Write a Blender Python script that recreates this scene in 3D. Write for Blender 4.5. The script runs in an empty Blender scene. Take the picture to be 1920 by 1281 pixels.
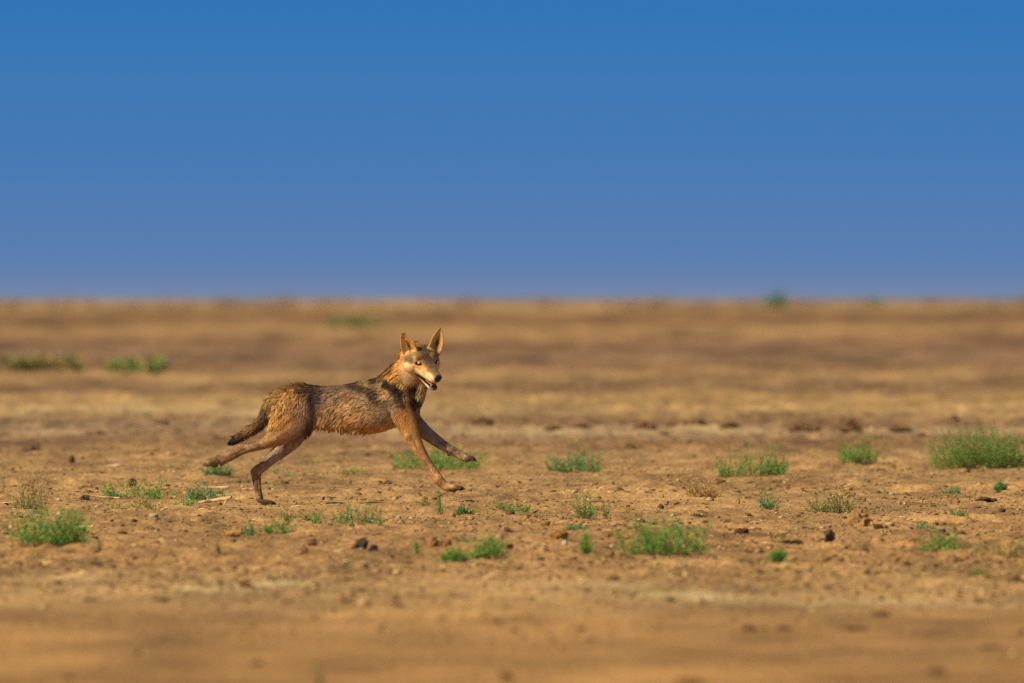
import bpy, bmesh, math, random
import numpy as np
from mathutils import Vector, kdtree

random.seed(7)
rng = np.random.default_rng(7)
sc = bpy.context.scene
col = sc.collection

# ------------------------------------------------------------------ camera
# long lens held about a metre above a dead flat plain, 74 m from the wolf
W_PX, H_PX = 1920.0, 1281.0
F_PX = 26640.0
CAM_H = 1.075
HOR = 560.0
D0 = 74.0
S = D0 / F_PX                       # metres per photo pixel at the wolf
cam_d = bpy.data.cameras.new('camera')
cam = bpy.data.objects.new('camera', cam_d)
col.objects.link(cam)
cam.location = (0, 0, CAM_H)
cam.rotation_euler = (math.pi / 2, 0, 0)
cam_d.sensor_width = 36
cam_d.lens = 36 * F_PX / W_PX
cam_d.shift_y = (HOR - H_PX / 2) / W_PX
cam_d.clip_start = 0.5
cam_d.clip_end = 60000
cam_d.dof.use_dof = True
cam_d.dof.focus_distance = 72.6
cam_d.dof.aperture_fstop = cam_d.lens / 84.0
cam_d.dof.aperture_blades = 0
sc.camera = cam

# ------------------------------------------------------------------ light
SUN_EL, SUN_AZ = math.radians(38), math.radians(58)      # azimuth: degrees left of "behind the camera"
sdir = Vector((-math.sin(SUN_AZ) * math.cos(SUN_EL), -math.cos(SUN_AZ) * math.cos(SUN_EL), math.sin(SUN_EL)))
sun_d = bpy.data.lights.new('sun', 'SUN')
sun = bpy.data.objects.new('sun', sun_d)
col.objects.link(sun)
sun_d.energy = 4.6
sun_d.angle = math.radians(0.53)
sun_d.color = (1.0, 0.87, 0.67)
sun.rotation_euler = sdir.to_track_quat('Z', 'Y').to_euler()

world = bpy.data.worlds.new('World')
sc.world = world
world.use_nodes = True
wn, wl = world.node_tree.nodes, world.node_tree.links
wn.clear()
w_out = wn.new('ShaderNodeOutputWorld')
w_bg = wn.new('ShaderNodeBackground')
w_sky = wn.new('ShaderNodeTexSky')
w_sky.sky_type = 'NISHITA'
w_sky.sun_disc = False
w_sky.sun_elevation = SUN_EL
w_sky.sun_rotation = math.atan2(sdir.x, sdir.y)
w_sky.air_density = 1.0
w_sky.dust_density = 0.0
w_sky.ozone_density = 3.0
# the clear air of the plain: the whitening of the last degrees above the horizon is thin,
# so elevation is remapped (the same way all round) before the sky is looked up
tc = wn.new('ShaderNodeTexCoord')
sep = wn.new('ShaderNodeSeparateXYZ')
wl.new(tc.outputs['Generated'], sep.inputs[0])
mx = wn.new('ShaderNodeMath'); mx.operation = 'MAXIMUM'; mx.inputs[1].default_value = 0.0
wl.new(sep.outputs['Z'], mx.inputs[0])
ml = wn.new('ShaderNodeMath'); ml.operation = 'MULTIPLY_ADD'
ml.inputs[1].default_value = 0.5
ml.inputs[2].default_value = 0.52
wl.new(mx.outputs[0], ml.inputs[0])
cmb = wn.new('ShaderNodeCombineXYZ')
wl.new(sep.outputs['X'], cmb.inputs[0]); wl.new(sep.outputs['Y'], cmb.inputs[1]); wl.new(ml.outputs[0], cmb.inputs[2])
nrm = wn.new('ShaderNodeVectorMath'); nrm.operation = 'NORMALIZE'
wl.new(cmb.outputs[0], nrm.inputs[0])
wl.new(nrm.outputs[0], w_sky.inputs['Vector'])
hsv = wn.new('ShaderNodeHueSaturation')
sat = wn.new('ShaderNodeMapRange'); sat.inputs['From Min'].default_value = 0.03; sat.inputs['From Max'].default_value = 0.35
sat.inputs['To Min'].default_value = 1.37; sat.inputs['To Max'].default_value = 0.8
wl.new(mx.outputs[0], sat.inputs['Value']); wl.new(sat.outputs[0], hsv.inputs['Saturation'])
hsv.inputs['Value'].default_value = 1.0
wl.new(w_sky.outputs[0], hsv.inputs['Color'])
# low dust haze hanging over the plain, the same all round the horizon
zs = wn.new('ShaderNodeMath'); zs.operation = 'DIVIDE'; zs.inputs[1].default_value = 0.023
wl.new(mx.outputs[0], zs.inputs[0])
rmp = wn.new('ShaderNodeValToRGB')
rmp.color_ramp.elements[0].position = 0.0; rmp.color_ramp.elements[0].color = (.95, .95, .95, 1)
rmp.color_ramp.elements[1].position = 1.0; rmp.color_ramp.elements[1].color = (0, 0, 0, 1)
for p_, f_ in ((.045, .70), (.13, .46), (.42, .24), (.8, .09)):
    e_ = rmp.color_ramp.elements.new(p_); e_.color = (f_, f_, f_, 1)
wl.new(zs.outputs[0], rmp.inputs[0])
hz = wn.new('ShaderNodeMix'); hz.data_type = 'RGBA'
wl.new(rmp.outputs[0], hz.inputs['Factor'])
wl.new(hsv.outputs[0], hz.inputs[6])
hz.inputs[7].default_value = (1.30, 1.66, 2.52, 1)
wl.new(hz.outputs[2], w_bg.inputs['Color'])
w_bg.inputs['Strength'].default_value = 0.112
wl.new(w_bg.outputs[0], w_out.inputs['Surface'])

sc.view_settings.view_transform = 'Standard'
sc.view_settings.look = 'None'
sc.view_settings.gamma = 1.0
sc.view_settings.exposure = 0.42
sc.cycles.use_denoising = False
sc.cycles.max_bounces = 6
sc.cycles.transparent_max_bounces = 4

# ------------------------------------------------------------------ helpers
def lin(c):
    c = np.asarray(c, float) / 255.0
    return np.where(c <= 0.04045, c / 12.92, ((c + 0.055) / 1.055) ** 2.4)

def hash2(ix, iy, seed):
    h = (ix.astype(np.int64) * 374761393 + iy.astype(np.int64) * 668265263 + seed * 1442695041) & 0xFFFFFFFF
    h = ((h ^ (h >> 13)) * 1274126177) & 0xFFFFFFFF
    h = ((h ^ (h >> 16)) * 2246822519) & 0xFFFFFFFF
    return ((h ^ (h >> 15)) & 0xFFFFFF) / float(0xFFFFFF)

def noise2(x, y, seed=0):
    x = np.asarray(x, float); y = np.asarray(y, float)
    ix, iy = np.floor(x), np.floor(y)
    fx, fy = x - ix, y - iy
    ux, uy = fx * fx * (3 - 2 * fx), fy * fy * (3 - 2 * fy)
    a = hash2(ix, iy, seed); b = hash2(ix + 1, iy, seed)
    c = hash2(ix, iy + 1, seed); d = hash2(ix + 1, iy + 1, seed)
    return (a + (b - a) * ux) * (1 - uy) + (c + (d - c) * ux) * uy      # 0..1

def fbm2(x, y, seed=0, o=3):
    t, a, s = 0, 0.5, 0
    for k in range(o):
        t = t + a * noise2(x * 2 ** k + 17.3 * k, y * 2 ** k - 9.1 * k, seed + k)
        s += a; a *= 0.5
    return t / s

def noise3(p, f, seed=0):
    z = p[:, 2] * f
    iz = np.floor(z); fz = z - iz; uz = fz * fz * (3 - 2 * fz)
    a = noise2(p[:, 0] * f + iz * 57.31, p[:, 1] * f + iz * 31.77, seed)
    b = noise2(p[:, 0] * f + (iz + 1) * 57.31, p[:, 1] * f + (iz + 1) * 31.77, seed)
    return a + (b - a) * uz

def sstep(a, b, x):
    t = np.clip((np.asarray(x, float) - a) / (b - a), 0, 1)
    return t * t * (3 - 2 * t)

def new_mesh(name, verts, faces, colors=None, smooth=True, mat=None):
    me = bpy.data.meshes.new(name)
    verts = np.asarray(verts, np.float32)
    if isinstance(faces, np.ndarray):
        nf, k = faces.shape
        me.vertices.add(len(verts)); me.vertices.foreach_set('co', verts.ravel())
        me.loops.add(nf * k); me.loops.foreach_set('vertex_index', faces.astype(np.int32).ravel())
        me.polygons.add(nf); me.polygons.foreach_set('loop_start', np.arange(0, nf * k, k, dtype=np.int32))
        me.update(calc_edges=True)
        me.validate()
    else:
        me.from_pydata(verts.tolist(), [], faces)
    if smooth:
        me.polygons.foreach_set('use_smooth', np.ones(len(me.polygons), bool))
    if colors is not None:
        set_col(me, colors)
    if mat is not None:
        me.materials.append(mat)
    me.update()
    return me

def set_col(me, colors):
    a = me.color_attributes.new('Col', 'FLOAT_COLOR', 'POINT')
    c = np.ones((len(me.vertices), 4), np.float32)
    c[:, :3] = colors
    a.data.foreach_set('color', c.ravel())

def link(name, me, parent=None, loc=None):
    o = bpy.data.objects.new(name, me)
    col.objects.link(o)
    if parent is not None:
        o.parent = parent
    if loc is not None:
        o.location = loc
    return o

def tag(o, label, cat, group=None, kind=None):
    o['label'] = label
    if cat: o['category'] = cat
    if group: o['group'] = group
    if kind: o['kind'] = kind
    return o

def thing(name, label, cat, loc, group=None):
    o = bpy.data.objects.new(name, None)
    o.empty_display_size = 0.05
    col.objects.link(o)
    o.location = loc
    return tag(o, label, cat, group)

def mat_attr(name, rough=0.9, spec=0.2, noise_scale=0.0, noise_amt=0.0, bump=0.0, bump_scale=200.0, transl=0.0, sheen=0.0, stretch=None):
    m = bpy.data.materials.new(name); m.use_nodes = True
    n, l = m.node_tree.nodes, m.node_tree.links
    b = n['Principled BSDF']
    b.inputs['Roughness'].default_value = rough
    b.inputs['Specular IOR Level'].default_value = spec
    if sheen: b.inputs['Sheen Weight'].default_value = sheen
    at = n.new('ShaderNodeAttribute'); at.attribute_name = 'Col'
    src = at.outputs['Color']
    if noise_amt:
        t = n.new('ShaderNodeTexCoord')
        nz = n.new('ShaderNodeTexNoise'); nz.inputs['Scale'].default_value = noise_scale; nz.inputs['Detail'].default_value = 4
        if stretch:
            mp = n.new('ShaderNodeMapping'); mp.inputs['Scale'].default_value = stretch
            l.new(t.outputs['Object'], mp.inputs['Vector']); l.new(mp.outputs[0], nz.inputs['Vector'])
        else:
            l.new(t.outputs['Object'], nz.inputs['Vector'])
        mr = n.new('ShaderNodeMapRange'); mr.inputs['From Min'].default_value = 0.3; mr.inputs['From Max'].default_value = 0.7
        mr.inputs['To Min'].default_value = 1 - noise_amt; mr.inputs['To Max'].default_value = 1 + noise_amt
        l.new(nz.outputs['Fac'], mr.inputs['Value'])
        vm = n.new('ShaderNodeVectorMath'); vm.operation = 'MULTIPLY'
        l.new(src, vm.inputs[0]); l.new(mr.outputs[0], vm.inputs[1])
        src = vm.outputs[0]
    l.new(src, b.inputs['Base Color'])
    if bump:
        t2 = n.new('ShaderNodeTexCoord')
        n2 = n.new('ShaderNodeTexNoise'); n2.inputs['Scale'].default_value = bump_scale; n2.inputs['Detail'].default_value = 5
        l.new(t2.outputs['Object'], n2.inputs['Vector'])
        bp = n.new('ShaderNodeBump'); bp.inputs['Strength'].default_value = bump; bp.inputs['Distance'].default_value = 0.01
        l.new(n2.outputs['Fac'], bp.inputs['Height']); l.new(bp.outputs[0], b.inputs['Normal'])
    if transl:
        tr = n.new('ShaderNodeBsdfTranslucent'); l.new(src, tr.inputs['Color'])
        mxs = n.new('ShaderNodeMixShader'); mxs.inputs[0].default_value = transl
        l.new(b.outputs[0], mxs.inputs[1]); l.new(tr.outputs[0], mxs.inputs[2])
        l.new(mxs.outputs[0], n['Material Output'].inputs['Surface'])
    return m

def mat_plain(name, rgb, rough=0.5, spec=0.4):
    m = bpy.data.materials.new(name); m.use_nodes = True
    n, l = m.node_tree.nodes, m.node_tree.links
    b = n['Principled BSDF']; b.inputs['Roughness'].default_value = rough
    b.inputs['Specular IOR Level'].default_value = spec
    nz = n.new('ShaderNodeTexNoise'); nz.inputs['Scale'].default_value = 300
    t = n.new('ShaderNodeTexCoord'); l.new(t.outputs['Object'], nz.inputs['Vector'])
    r = n.new('ShaderNodeValToRGB')
    c = lin(rgb)
    r.color_ramp.elements[0].color = (*(c * 0.8), 1); r.color_ramp.elements[1].color = (*(c * 1.2), 1)
    l.new(nz.outputs['Fac'], r.inputs[0]); l.new(r.outputs[0], b.inputs['Base Color'])
    return m

M_soil = mat_attr('dry_soil', 0.95, 0.12, 60, 0.34, 0.5, 90, stretch=(1, .1, 1))
M_clod = mat_attr('dry_clod', 0.95, 0.12, 120, 0.30, 0.7, 160)
M_straw = mat_attr('dry_straw', 0.8, 0.25)
M_leaf = mat_attr('saltbush_leaf', 0.55, 0.35, transl=0.3)
M_stem = mat_attr('plant_stem', 0.85, 0.2)
M_body = mat_attr('wolf_coat', 0.9, 0.1, 260, 0.22, 0.35, 420)
M_fur = mat_attr('wolf_fur', 0.8, 0.12)
M_nose = mat_plain('wet_black_skin', (20, 18, 20), 0.35, 0.5)
M_tongue = mat_plain('pink_tongue', (165, 82, 78), 0.4, 0.5)
M_tooth = mat_plain('tooth_ivory', (225, 215, 190), 0.35, 0.5)
M_claw = mat_plain('dark_claw', (45, 38, 32), 0.5, 0.4)
M_eye = mat_attr('amber_eye', 0.12, 0.6)

# ------------------------------------------------------------------ ground
KV = F_PX * CAM_H                   # v = KV / distance : pixels below the horizon

def relief(x, d):
    """height of the plain in metres"""
    x = np.asarray(x, float); d = np.asarray(d, float)
    foc = sstep(46, 62, d + (fbm2(x / 1.4, d / 5, 19, 2) - .5) * 12)
    far = sstep(95, 125, d)
    low = (fbm2(x / 2.6, d / 7.0, 11, 2) - 0.5) * 0.022 * (0.5 + 0.5 * foc)
    mask = sstep(0.42, 0.68, fbm2(x / 0.9, d / 2.5, 23, 2))
    r1 = 1 - np.abs(2 * noise2(x / 0.16, d / 0.5, 31) - 1)
    r2 = 1 - np.abs(2 * noise2(x / 0.07, d / 0.22, 37) - 1)
    mid = (r1 ** 2 * 0.026 + r2 ** 2 * 0.015) * (0.25 + 0.75 * mask) * (0.08 + 0.92 * foc) * (1 + 0.8 * far)
    fine = (noise2(x / 0.045, d / 0.16, 41) - 0.5) * 0.012 * (0.2 + 0.8 * foc)
    big = (fbm2(x / 9.0, d / 22.0, 51, 3) - 0.5) * 0.20 * sstep(150, 420, d)
    big = big + (fbm2(x / 1.1, d / 6, 57, 2) - 0.45) * 0.07 * sstep(100, 135, d)
    big = big + (fbm2(x / 60.0, d / 300, 61, 2) - 0.5) * 0.5 * sstep(700, 2200, d)
    z = low + mid + fine + big
    # the trodden spot where the planted paw stands
    px_, pd_ = (487 - 960) * S, D0 + 14 * S
    near = np.exp(-(((x - px_) / 0.35) ** 2 + ((d - pd_) / 1.6) ** 2))
    return z * (1 - near)

BANDS = [(560, (150, 116, 84)), (572, (166, 126, 86)), (586, (160, 116, 74)), (600, (138, 96, 60)), (624, (172, 126, 80)),
         (648, (142, 100, 68)), (672, (146, 106, 74)), (692, (150, 108, 72)), (708, (168, 124, 80)), (732, (142, 102, 68)),
         (752, (172, 128, 80)), (775, (178, 134, 88)), (796, (146, 104, 70)), (812, (172, 132, 96)), (832, (146, 102, 66)),
         (850, (166, 122, 80)), (880, (172, 126, 80)), (950, (178, 130, 82)), (1040, (174, 124, 76)), (1100, (178, 132, 84)),
         (1130, (176, 130, 82)), (1165, (172, 122, 72)), (1285, (166, 116, 66)), (1800, (170, 122, 74))]
ALB = 0.83

def soil_color(x, d):
    v = KV / np.maximum(d, 10.0)
    y = HOR + v
    sx = x / np.maximum(d, 10) * F_PX                # lateral extent scaled so that far patches are wide
    y2 = y + (fbm2(sx / 420.0, y / 60.0, 71, 3) - 0.5) * 18 * sstep(560, 620, y)
    ys = np.array([b[0] for b in BANDS], float)
    cs = np.array([lin(b[1]) for b in BANDS])
    c = np.stack([np.interp(y2, ys, cs[:, k]) for k in range(3)], -1)
    fb = sstep(840, 800, y)[..., None]
    mean_far = lin((158, 115, 75))
    c = c * (1 - fb) + (mean_far + (c - mean_far) * 1.2) * fb * .97
    # mottling of darker damp crumbs and paler dust
    m = fbm2(x / 0.5, d / 4.0, 83, 3)
    m2 = fbm2(x / 0.12, d / 1.0, 89, 2)
    foc = sstep(50, 58, d) * (1 - sstep(120, 160, d))
    c = c * (1 + ((m - 0.5) * 0.55 + (m2 - 0.5) * 0.9 * foc))[..., None]
    m3 = fbm2(sx / 160.0, y / 11.0, 97, 3)
    c = c * (1 + (m3 - 0.5) * 0.95 * (1 - foc * 0.6) + (fbm2(sx / 45.0, y / 7.0, 113, 2) - .5) * .7 * sstep(840, 800, y))[..., None]
    # salt crust streaks in front of the weeds
    for (x0, y0, wx, wy, a) in ((330, 1108, 210, 7, .8), (120, 1085, 90, 5, .5), (480, 1103, 110, 6, .9), (1300, 1121, 130, 7, 1.1),
                                (1130, 1105, 120, 5, .6), (1560, 1130, 190, 5, .75), (1850, 1135, 120, 5, .6),
                                (560, 778, 420, 13, .35), (110, 772, 260, 9, .35), (1000, 812, 220, 5, .45), (1480, 812, 330, 4, .4)):
        g = np.exp(-((sx - (x0 - 960)) / wx) ** 2 - ((y + (fbm2(sx / 90, y / 9, 103, 2) - .5) * 8 - y0) / wy) ** 2) * a
        g = np.minimum(g * (3.2 * np.maximum(fbm2(sx / 70, y / 4, 107, 3) - .25, 0)), .85)
        c = c * (1 - g)[..., None] + lin((216, 176, 126)) * g[..., None]
    return np.clip(c * ALB * np.array((.905, .995, .85)), 0.01, 0.8)

rows = np.concatenate([[-400, -60, -10, 5, 15, 24, 30], np.arange(33, 52, 0.22), np.arange(52, 104, 0.075), np.arange(104, 150, 0.25),
                       KV / np.linspace(KV / 150, KV / 900, 260), KV / np.linspace(KV / 903, KV / 9000, 60), [12000, 20000, 40000]])
sc_ = np.concatenate([[-60000, -8000, -1200, -260, -80, -30, -14, -9, -7.2], np.arange(-6.2, 6.2001, 0.0185), [7.2, 9, 14, 30, 80, 260, 1200, 8000, 60000]])
RR, CC = np.meshgrid(rows, sc_, indexing='ij')
GX = CC * np.maximum(RR, 30) / D0
GZ = relief(GX, np.maximum(RR, 5))
GZ[(np.abs(CC) > 14)] *= 0.3
gv = np.stack([GX, RR, GZ], -1).reshape(-1, 3)
nr, nc = RR.shape
ii = np.arange(nr - 1)[:, None] * nc + np.arange(nc - 1)[None]
gf = np.stack([ii, ii + 1, ii + nc + 1, ii + nc], -1).reshape(-1, 4)
gc = soil_color(GX, RR).reshape(-1, 3)
ground = link('ground', new_mesh('ground', gv, gf, gc, True, M_soil))
tag(ground, 'flat dry brown plain of crumbled bare earth reaching the horizon', None, kind='structure')

def gz(x, d):
    return float(relief(np.array([x]), np.array([d]))[0])

def spot(px, py):
    """world point on the plain seen at this photo pixel"""
    d = KV / (py - HOR)
    for _ in range(6):
        z = gz((px - 960) / F_PX * d, d)
        d = F_PX * (CAM_H - z) / (py - HOR) if d < 140 else d
    x = (px - 960) / F_PX * d
    return Vector((x, d, gz(x, d)))

def mpp(d):
    return d / F_PX

# ------------------------------------------------------------------ wolf
def wp(p):
    p = np.atleast_2d(np.asarray(p, float))
    return np.stack([(p[:, 0] - 960) * S, D0 - p[:, 2] * S, CAM_H - (p[:, 1] - HOR) * S], -1)

def catmull(a, k):
    a = np.asarray(a, float)
    p = np.vstack([2 * a[0] - a[1], a, 2 * a[-1] - a[-2]])
    out = []
    for i in range(1, len(p) - 2):
        for t in np.linspace(0, 1, k, endpoint=False):
            out.append(0.5 * (2 * p[i] + (p[i + 1] - p[i - 1]) * t + (2 * p[i - 1] - 5 * p[i] + 4 * p[i + 1] - p[i + 2]) * t * t
                              + (3 * p[i] - p[i - 1] - 3 * p[i + 1] + p[i + 2]) * t ** 3))
    out.append(a[-1])
    return np.array(out)

class Shells:
    def __init__(self): self.v, self.f, self.n = [], [], 0
    def add(self, v, f):
        self.v.append(np.asarray(v, float)); self.f += [tuple(i + self.n for i in q) for q in f]; self.n += len(v)
    def rings(self, R):
        R = np.asarray(R); k, n = R.shape[:2]
        f = []
        for i in range(k - 1):
            for j in range(n):
                f.append((i * n + j, i * n + (j + 1) % n, (i + 1) * n + (j + 1) % n, (i + 1) * n + j))
        v = R.reshape(-1, 3)
        c0, c1 = R[0].mean(0), R[-1].mean(0)
        v = np.vstack([v, c0, c1]); a, b = len(v) - 2, len(v) - 1
        for j in range(n):
            f.append((a, (j + 1) % n, j)); f.append((b, (k - 1) * n + j, (k - 1) * n + (j + 1) % n))
        self.add(v, f)

TH = np.linspace(0, 2 * math.pi, 24, endpoint=False)

def limb(sh, pts, k=5):
    """pts: x, y, w, in-plane half thickness, depth half thickness (photo pixels)"""
    a = catmull(pts, k)
    c = a[:, :3]
    t = np.gradient(c, axis=0); t /= np.linalg.norm(t, axis=1)[:, None] + 1e-9
    wd = np.array([0, 0, 1.0])
    n1 = np.cross(t, wd); n1 /= np.linalg.norm(n1, axis=1)[:, None] + 1e-9
    n2 = np.cross(t, n1)
    R = []
    for i in range(len(a)):
        ra, rb = max(a[i, 3], .4), max(a[i, 4], .4)
        R.append(c[i] + np.cos(TH)[:, None] * n1[i] * ra + np.sin(TH)[:, None] * n2[i] * rb)
    sh.rings(R)

def ball(sh, c, r):
    R = []
    c = np.asarray(c, float); r = np.asarray(r, float)
    for a in np.linspace(-1.45, 1.45, 9):
        R.append(c + np.stack([np.full(24, math.sin(a) * r[0]), np.cos(TH) * math.cos(a) * r[1], np.sin(TH) * math.cos(a) * r[2]], -1))
    sh.rings(R)

sh = Shells()
# torso: x, y of the back, y of the belly, half width
tor = catmull([(503, 752, 782, 12), (513, 742, 792, 21), (537, 730, 799, 27), (566, 722.5, 800, 27), (600, 724.5, 800, 24), (640, 722.5, 806, 28),
               (680, 715, 811, 32), (712, 709, 809, 32), (742, 706, 801, 28), (766, 714, 794, 24), (780, 730, 786, 17), (787, 745, 775, 8)], 5)
R = []
for x, yt, yb, hw in tor:
    cy, hh = (yt + yb) / 2, (yb - yt) / 2
    s_ = np.sin(TH)
    R.append(np.stack([np.full(24, x), cy + hh * np.cos(TH), hw * s_ * (1 + 0.12 * np.cos(TH))], -1))
sh.rings(R)
# neck
limb(sh, [(724, 752, 0, 40, 26), (738, 735, 2, 38, 26), (753, 714, 5, 33, 25), (766, 698, 9, 29, 24), (778, 684, 14, 26, 23)])
limb(sh, [(770, 760, 2, 17, 14), (781, 742, 4, 15, 13), (788, 727, 8, 13, 12), (792, 712, 12, 12, 11)])     # throat
# head in its own frame: f forward, l towards the far cheek, u up
PHI, PIT, ROL = math.radians(29), math.radians(22), math.radians(6)
Fv = np.array([math.sin(PHI) * math.cos(PIT), math.sin(PIT), math.cos(PHI) * math.cos(PIT)])      # x, y (down), w (to the camera)
L0 = np.array([math.cos(PHI), 0, -math.sin(PHI)])
U0 = np.array([math.sin(PIT) * math.sin(PHI), -math.cos(PIT), math.sin(PIT) * math.cos(PHI)])
Lv = L0 * math.cos(ROL) + U0 * math.sin(ROL)
Uv = U0 * math.cos(ROL) - L0 * math.sin(ROL)
HO = np.array([797.5, 678.5, 34.0])
HS = np.array([1.05, 1.15, 1.06])
def hp(p):
    p = np.atleast_2d(np.asarray(p, float)) * HS
    return HO + p[:, :1] * Fv + p[:, 1:2] * Lv + p[:, 2:3] * Uv
def hl(q):
    q = np.atleast_2d(q) - HO
    return np.stack([q @ Fv, q @ Lv, q @ Uv], -1) / HS
def head_loft(rs, pw=2.0):
    a = catmull(rs, 4); R = []
    cs, sn = np.cos(TH), np.sin(TH)
    e = 2.0 / pw
    cs = np.sign(cs) * np.abs(cs) ** e; sn = np.sign(sn) * np.abs(sn) ** e
    for f, u, hh, hw in a:
        R.append(hp(np.stack([np.full(24, f), sn * hw, u + cs * hh], -1)))
    sh.rings(R)
head_loft([(-54, -4, 16, 15), (-44, -2, 21, 25), (-28, -2.5, 23.5, 30), (-12, -3, 23.5, 29.5), (0, -4.5, 20.5, 23.5), (9, -8.5, 15.5, 18.5), (20, -11.5, 12.6, 14.6),
           (34, -13, 11.0, 12.2), (45, -13, 9.8, 10.4), (51, -12, 6.8, 7.2), (54, -11, 3, 3)], 2.2)
head_loft([(-14, -17, 8, 20), (2, -22.5, 6.2, 15), (16, -27.6, 5.4, 10.8), (30, -31.8, 5.2, 8.8), (39, -33.6, 4.6, 7.2), (45.5, -33.8, 2.6, 4.4)], 2.2)
for s in (-1, 1):                                   # cheek, brow
    R = []
    for a in np.linspace(-1.45, 1.45, 9):
        R.append(hp(np.stack([np.full(24, -14 + math.sin(a) * 19), s * 20 + np.cos(TH) * math.cos(a) * 12, -9 + np.sin(TH) * math.cos(a) * 15], -1)))
    sh.rings(R)
    R = []
    for a in np.linspace(-1.45, 1.45, 9):
        R.append(hp(np.stack([np.full(24, -1 + math.sin(a) * 7), s * 11 + np.cos(TH) * math.cos(a) * 9, 9 + np.sin(TH) * math.cos(a) * 7], -1)))
    sh.rings(R)

def ear(base, tip, front, W0):
    """pointed cup: base and tip in photo pixels, front = way the hollow looks"""
    base, tip, front = (np.asarray(q, float) for q in (base, tip, front))
    ax = tip - base; H = np.linalg.norm(ax); ax /= H
    front = front - ax * (front @ ax); front /= np.linalg.norm(front)
    side = np.cross(ax, front)
    us = np.linspace(0, 1, 15); vs = np.linspace(-1, 1, 11)
    prof = np.interp(us, [0, .12, .28, .5, .7, .85, .95, 1], [.66, .90, 1, .93, .74, .50, .30, .09]) * W0
    A, B = [], []
    for u, w in zip(us, prof):
        th = 2.6 * (1 - 0.45 * u)
        for v in vs:
            cup = (v * v - 0.55) * w * 0.36
            P = base + ax * (u * (H + 9) - 9) + side * (v * w * 0.92) + front * cup
            nrm_ = front - side * (0.78 * v)
            nrm_ /= np.linalg.norm(nrm_)
            A.append(P + nrm_ * th * .5); B.append(P - nrm_ * th * .5)
    n, m = len(us), len(vs)
    f = []
    for i in range(n - 1):
        for j in range(m - 1):
            q = (i * m + j, i * m + j + 1, (i + 1) * m + j + 1, (i + 1) * m + j)
            f.append(q); f.append(tuple(n * m + t for t in q[::-1]))
    for i in range(n - 1):
        for j in (0, m - 1):
            q = (i * m + j, (i + 1) * m + j, n * m + (i + 1) * m + j, n * m + i * m + j)
            f.append(q if j == 0 else q[::-1])
    for j in range(m - 1):
        f.append((j + 1, j, n * m + j, n * m + j + 1))
        f.append(((n - 1) * m + j, (n - 1) * m + j + 1, n * m + (n - 1) * m + j + 1, n * m + (n - 1) * m + j))
    sh.add(np.array(A + B), f)
EARN_B, EARN_T = hp((-24, -25, 17))[0], hp((-33, -38, 56))[0]
EARF_B, EARF_T = hp((-22, 19, 20))[0], hp((-28, 25, 63))[0]
EARN_T[:2] = (755.5, 623); EARN_B[:2] = (771, 663)
EARF_T[:2] = (826, 615); EARF_B[:2] = (815, 658)
earn_front = np.array((-.30, .1, .93))
earf_front = np.array((.15, .1, .95))
ear(EARN_B, EARN_T, earn_front, 16.5)
ear(EARF_B, EARF_T, earf_front, 14.5)

# legs
limb(sh, [(553, 738, 15, 30, 12), (551, 764, 19, 40, 13), (539, 793, 19, 35, 13), (521, 815, 17, 23, 11), (503, 828, 16, 12.5, 9), (480, 835, 15, 10, 7), (455, 842, 14, 10, 6.8),
          (430, 855, 13, 9.8, 7), (410, 864, 12, 11, 8.5)])
limb(sh, [(556, 752, -14, 30, 12), (560, 786, -16, 29, 12), (547, 818, -17, 23, 11), (529, 842, -17, 15.5, 9), (511, 858, -16, 11.5, 7.5), (496, 872, -15, 9.6, 6.5), (482, 884, -15, 10, 6.2),
          (481, 898, -15, 8.4, 5.8), (483, 916, -15, 6.8, 5.4), (486, 932, -15, 6.4, 5.6), (488, 941, -15, 6, 6)])
limb(sh, [(733, 720, 23, 15, 8), (742, 745, 24, 24, 10), (755, 775, 22, 23, 11), (767, 800, 19, 18, 11), (775, 820, 18, 14, 10), (787, 845, 17, 11, 8), (803, 872, 16, 9.4, 7), (818, 894, 15, 9.6, 7.2),
          (831, 908, 15, 8, 7), (843, 915, 15, 8.6, 8.5)])
limb(sh, [(758, 772, -20, 24, 11), (776, 795, -19, 19, 11), (797, 811, -18, 13.5, 9.5), (820, 828, -17, 10.8, 8), (843, 843, -17, 8.2, 7), (860, 852, -17, 8.4, 7), (873, 858, -17, 8.2, 8)])
# tail
limb(sh, [(516, 744, 0, 9, 9), (506, 760, 0, 10, 9), (498, 778, 1, 9, 8), (487, 795, 2, 8.2, 7.5), (471, 807, 2, 7.4, 7), (455, 817, 2, 6.6, 6), (440, 826, 2, 5.5, 5), (432, 830, 2, 2.5, 2.5)])
# shoulder blade, hip, ribs: low swellings under the skin
limb(sh, [(728, 712, 18, 6, 6), (738, 735, 29, 8, 6), (748, 758, 31, 9, 6)])
ball(sh, (560, 735, 18), (13, 10, 9))
ball(sh, (690, 772, 24), (46, 30, 12))
ball(sh, (690, 772, -24), (46, 30, 12))

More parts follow.
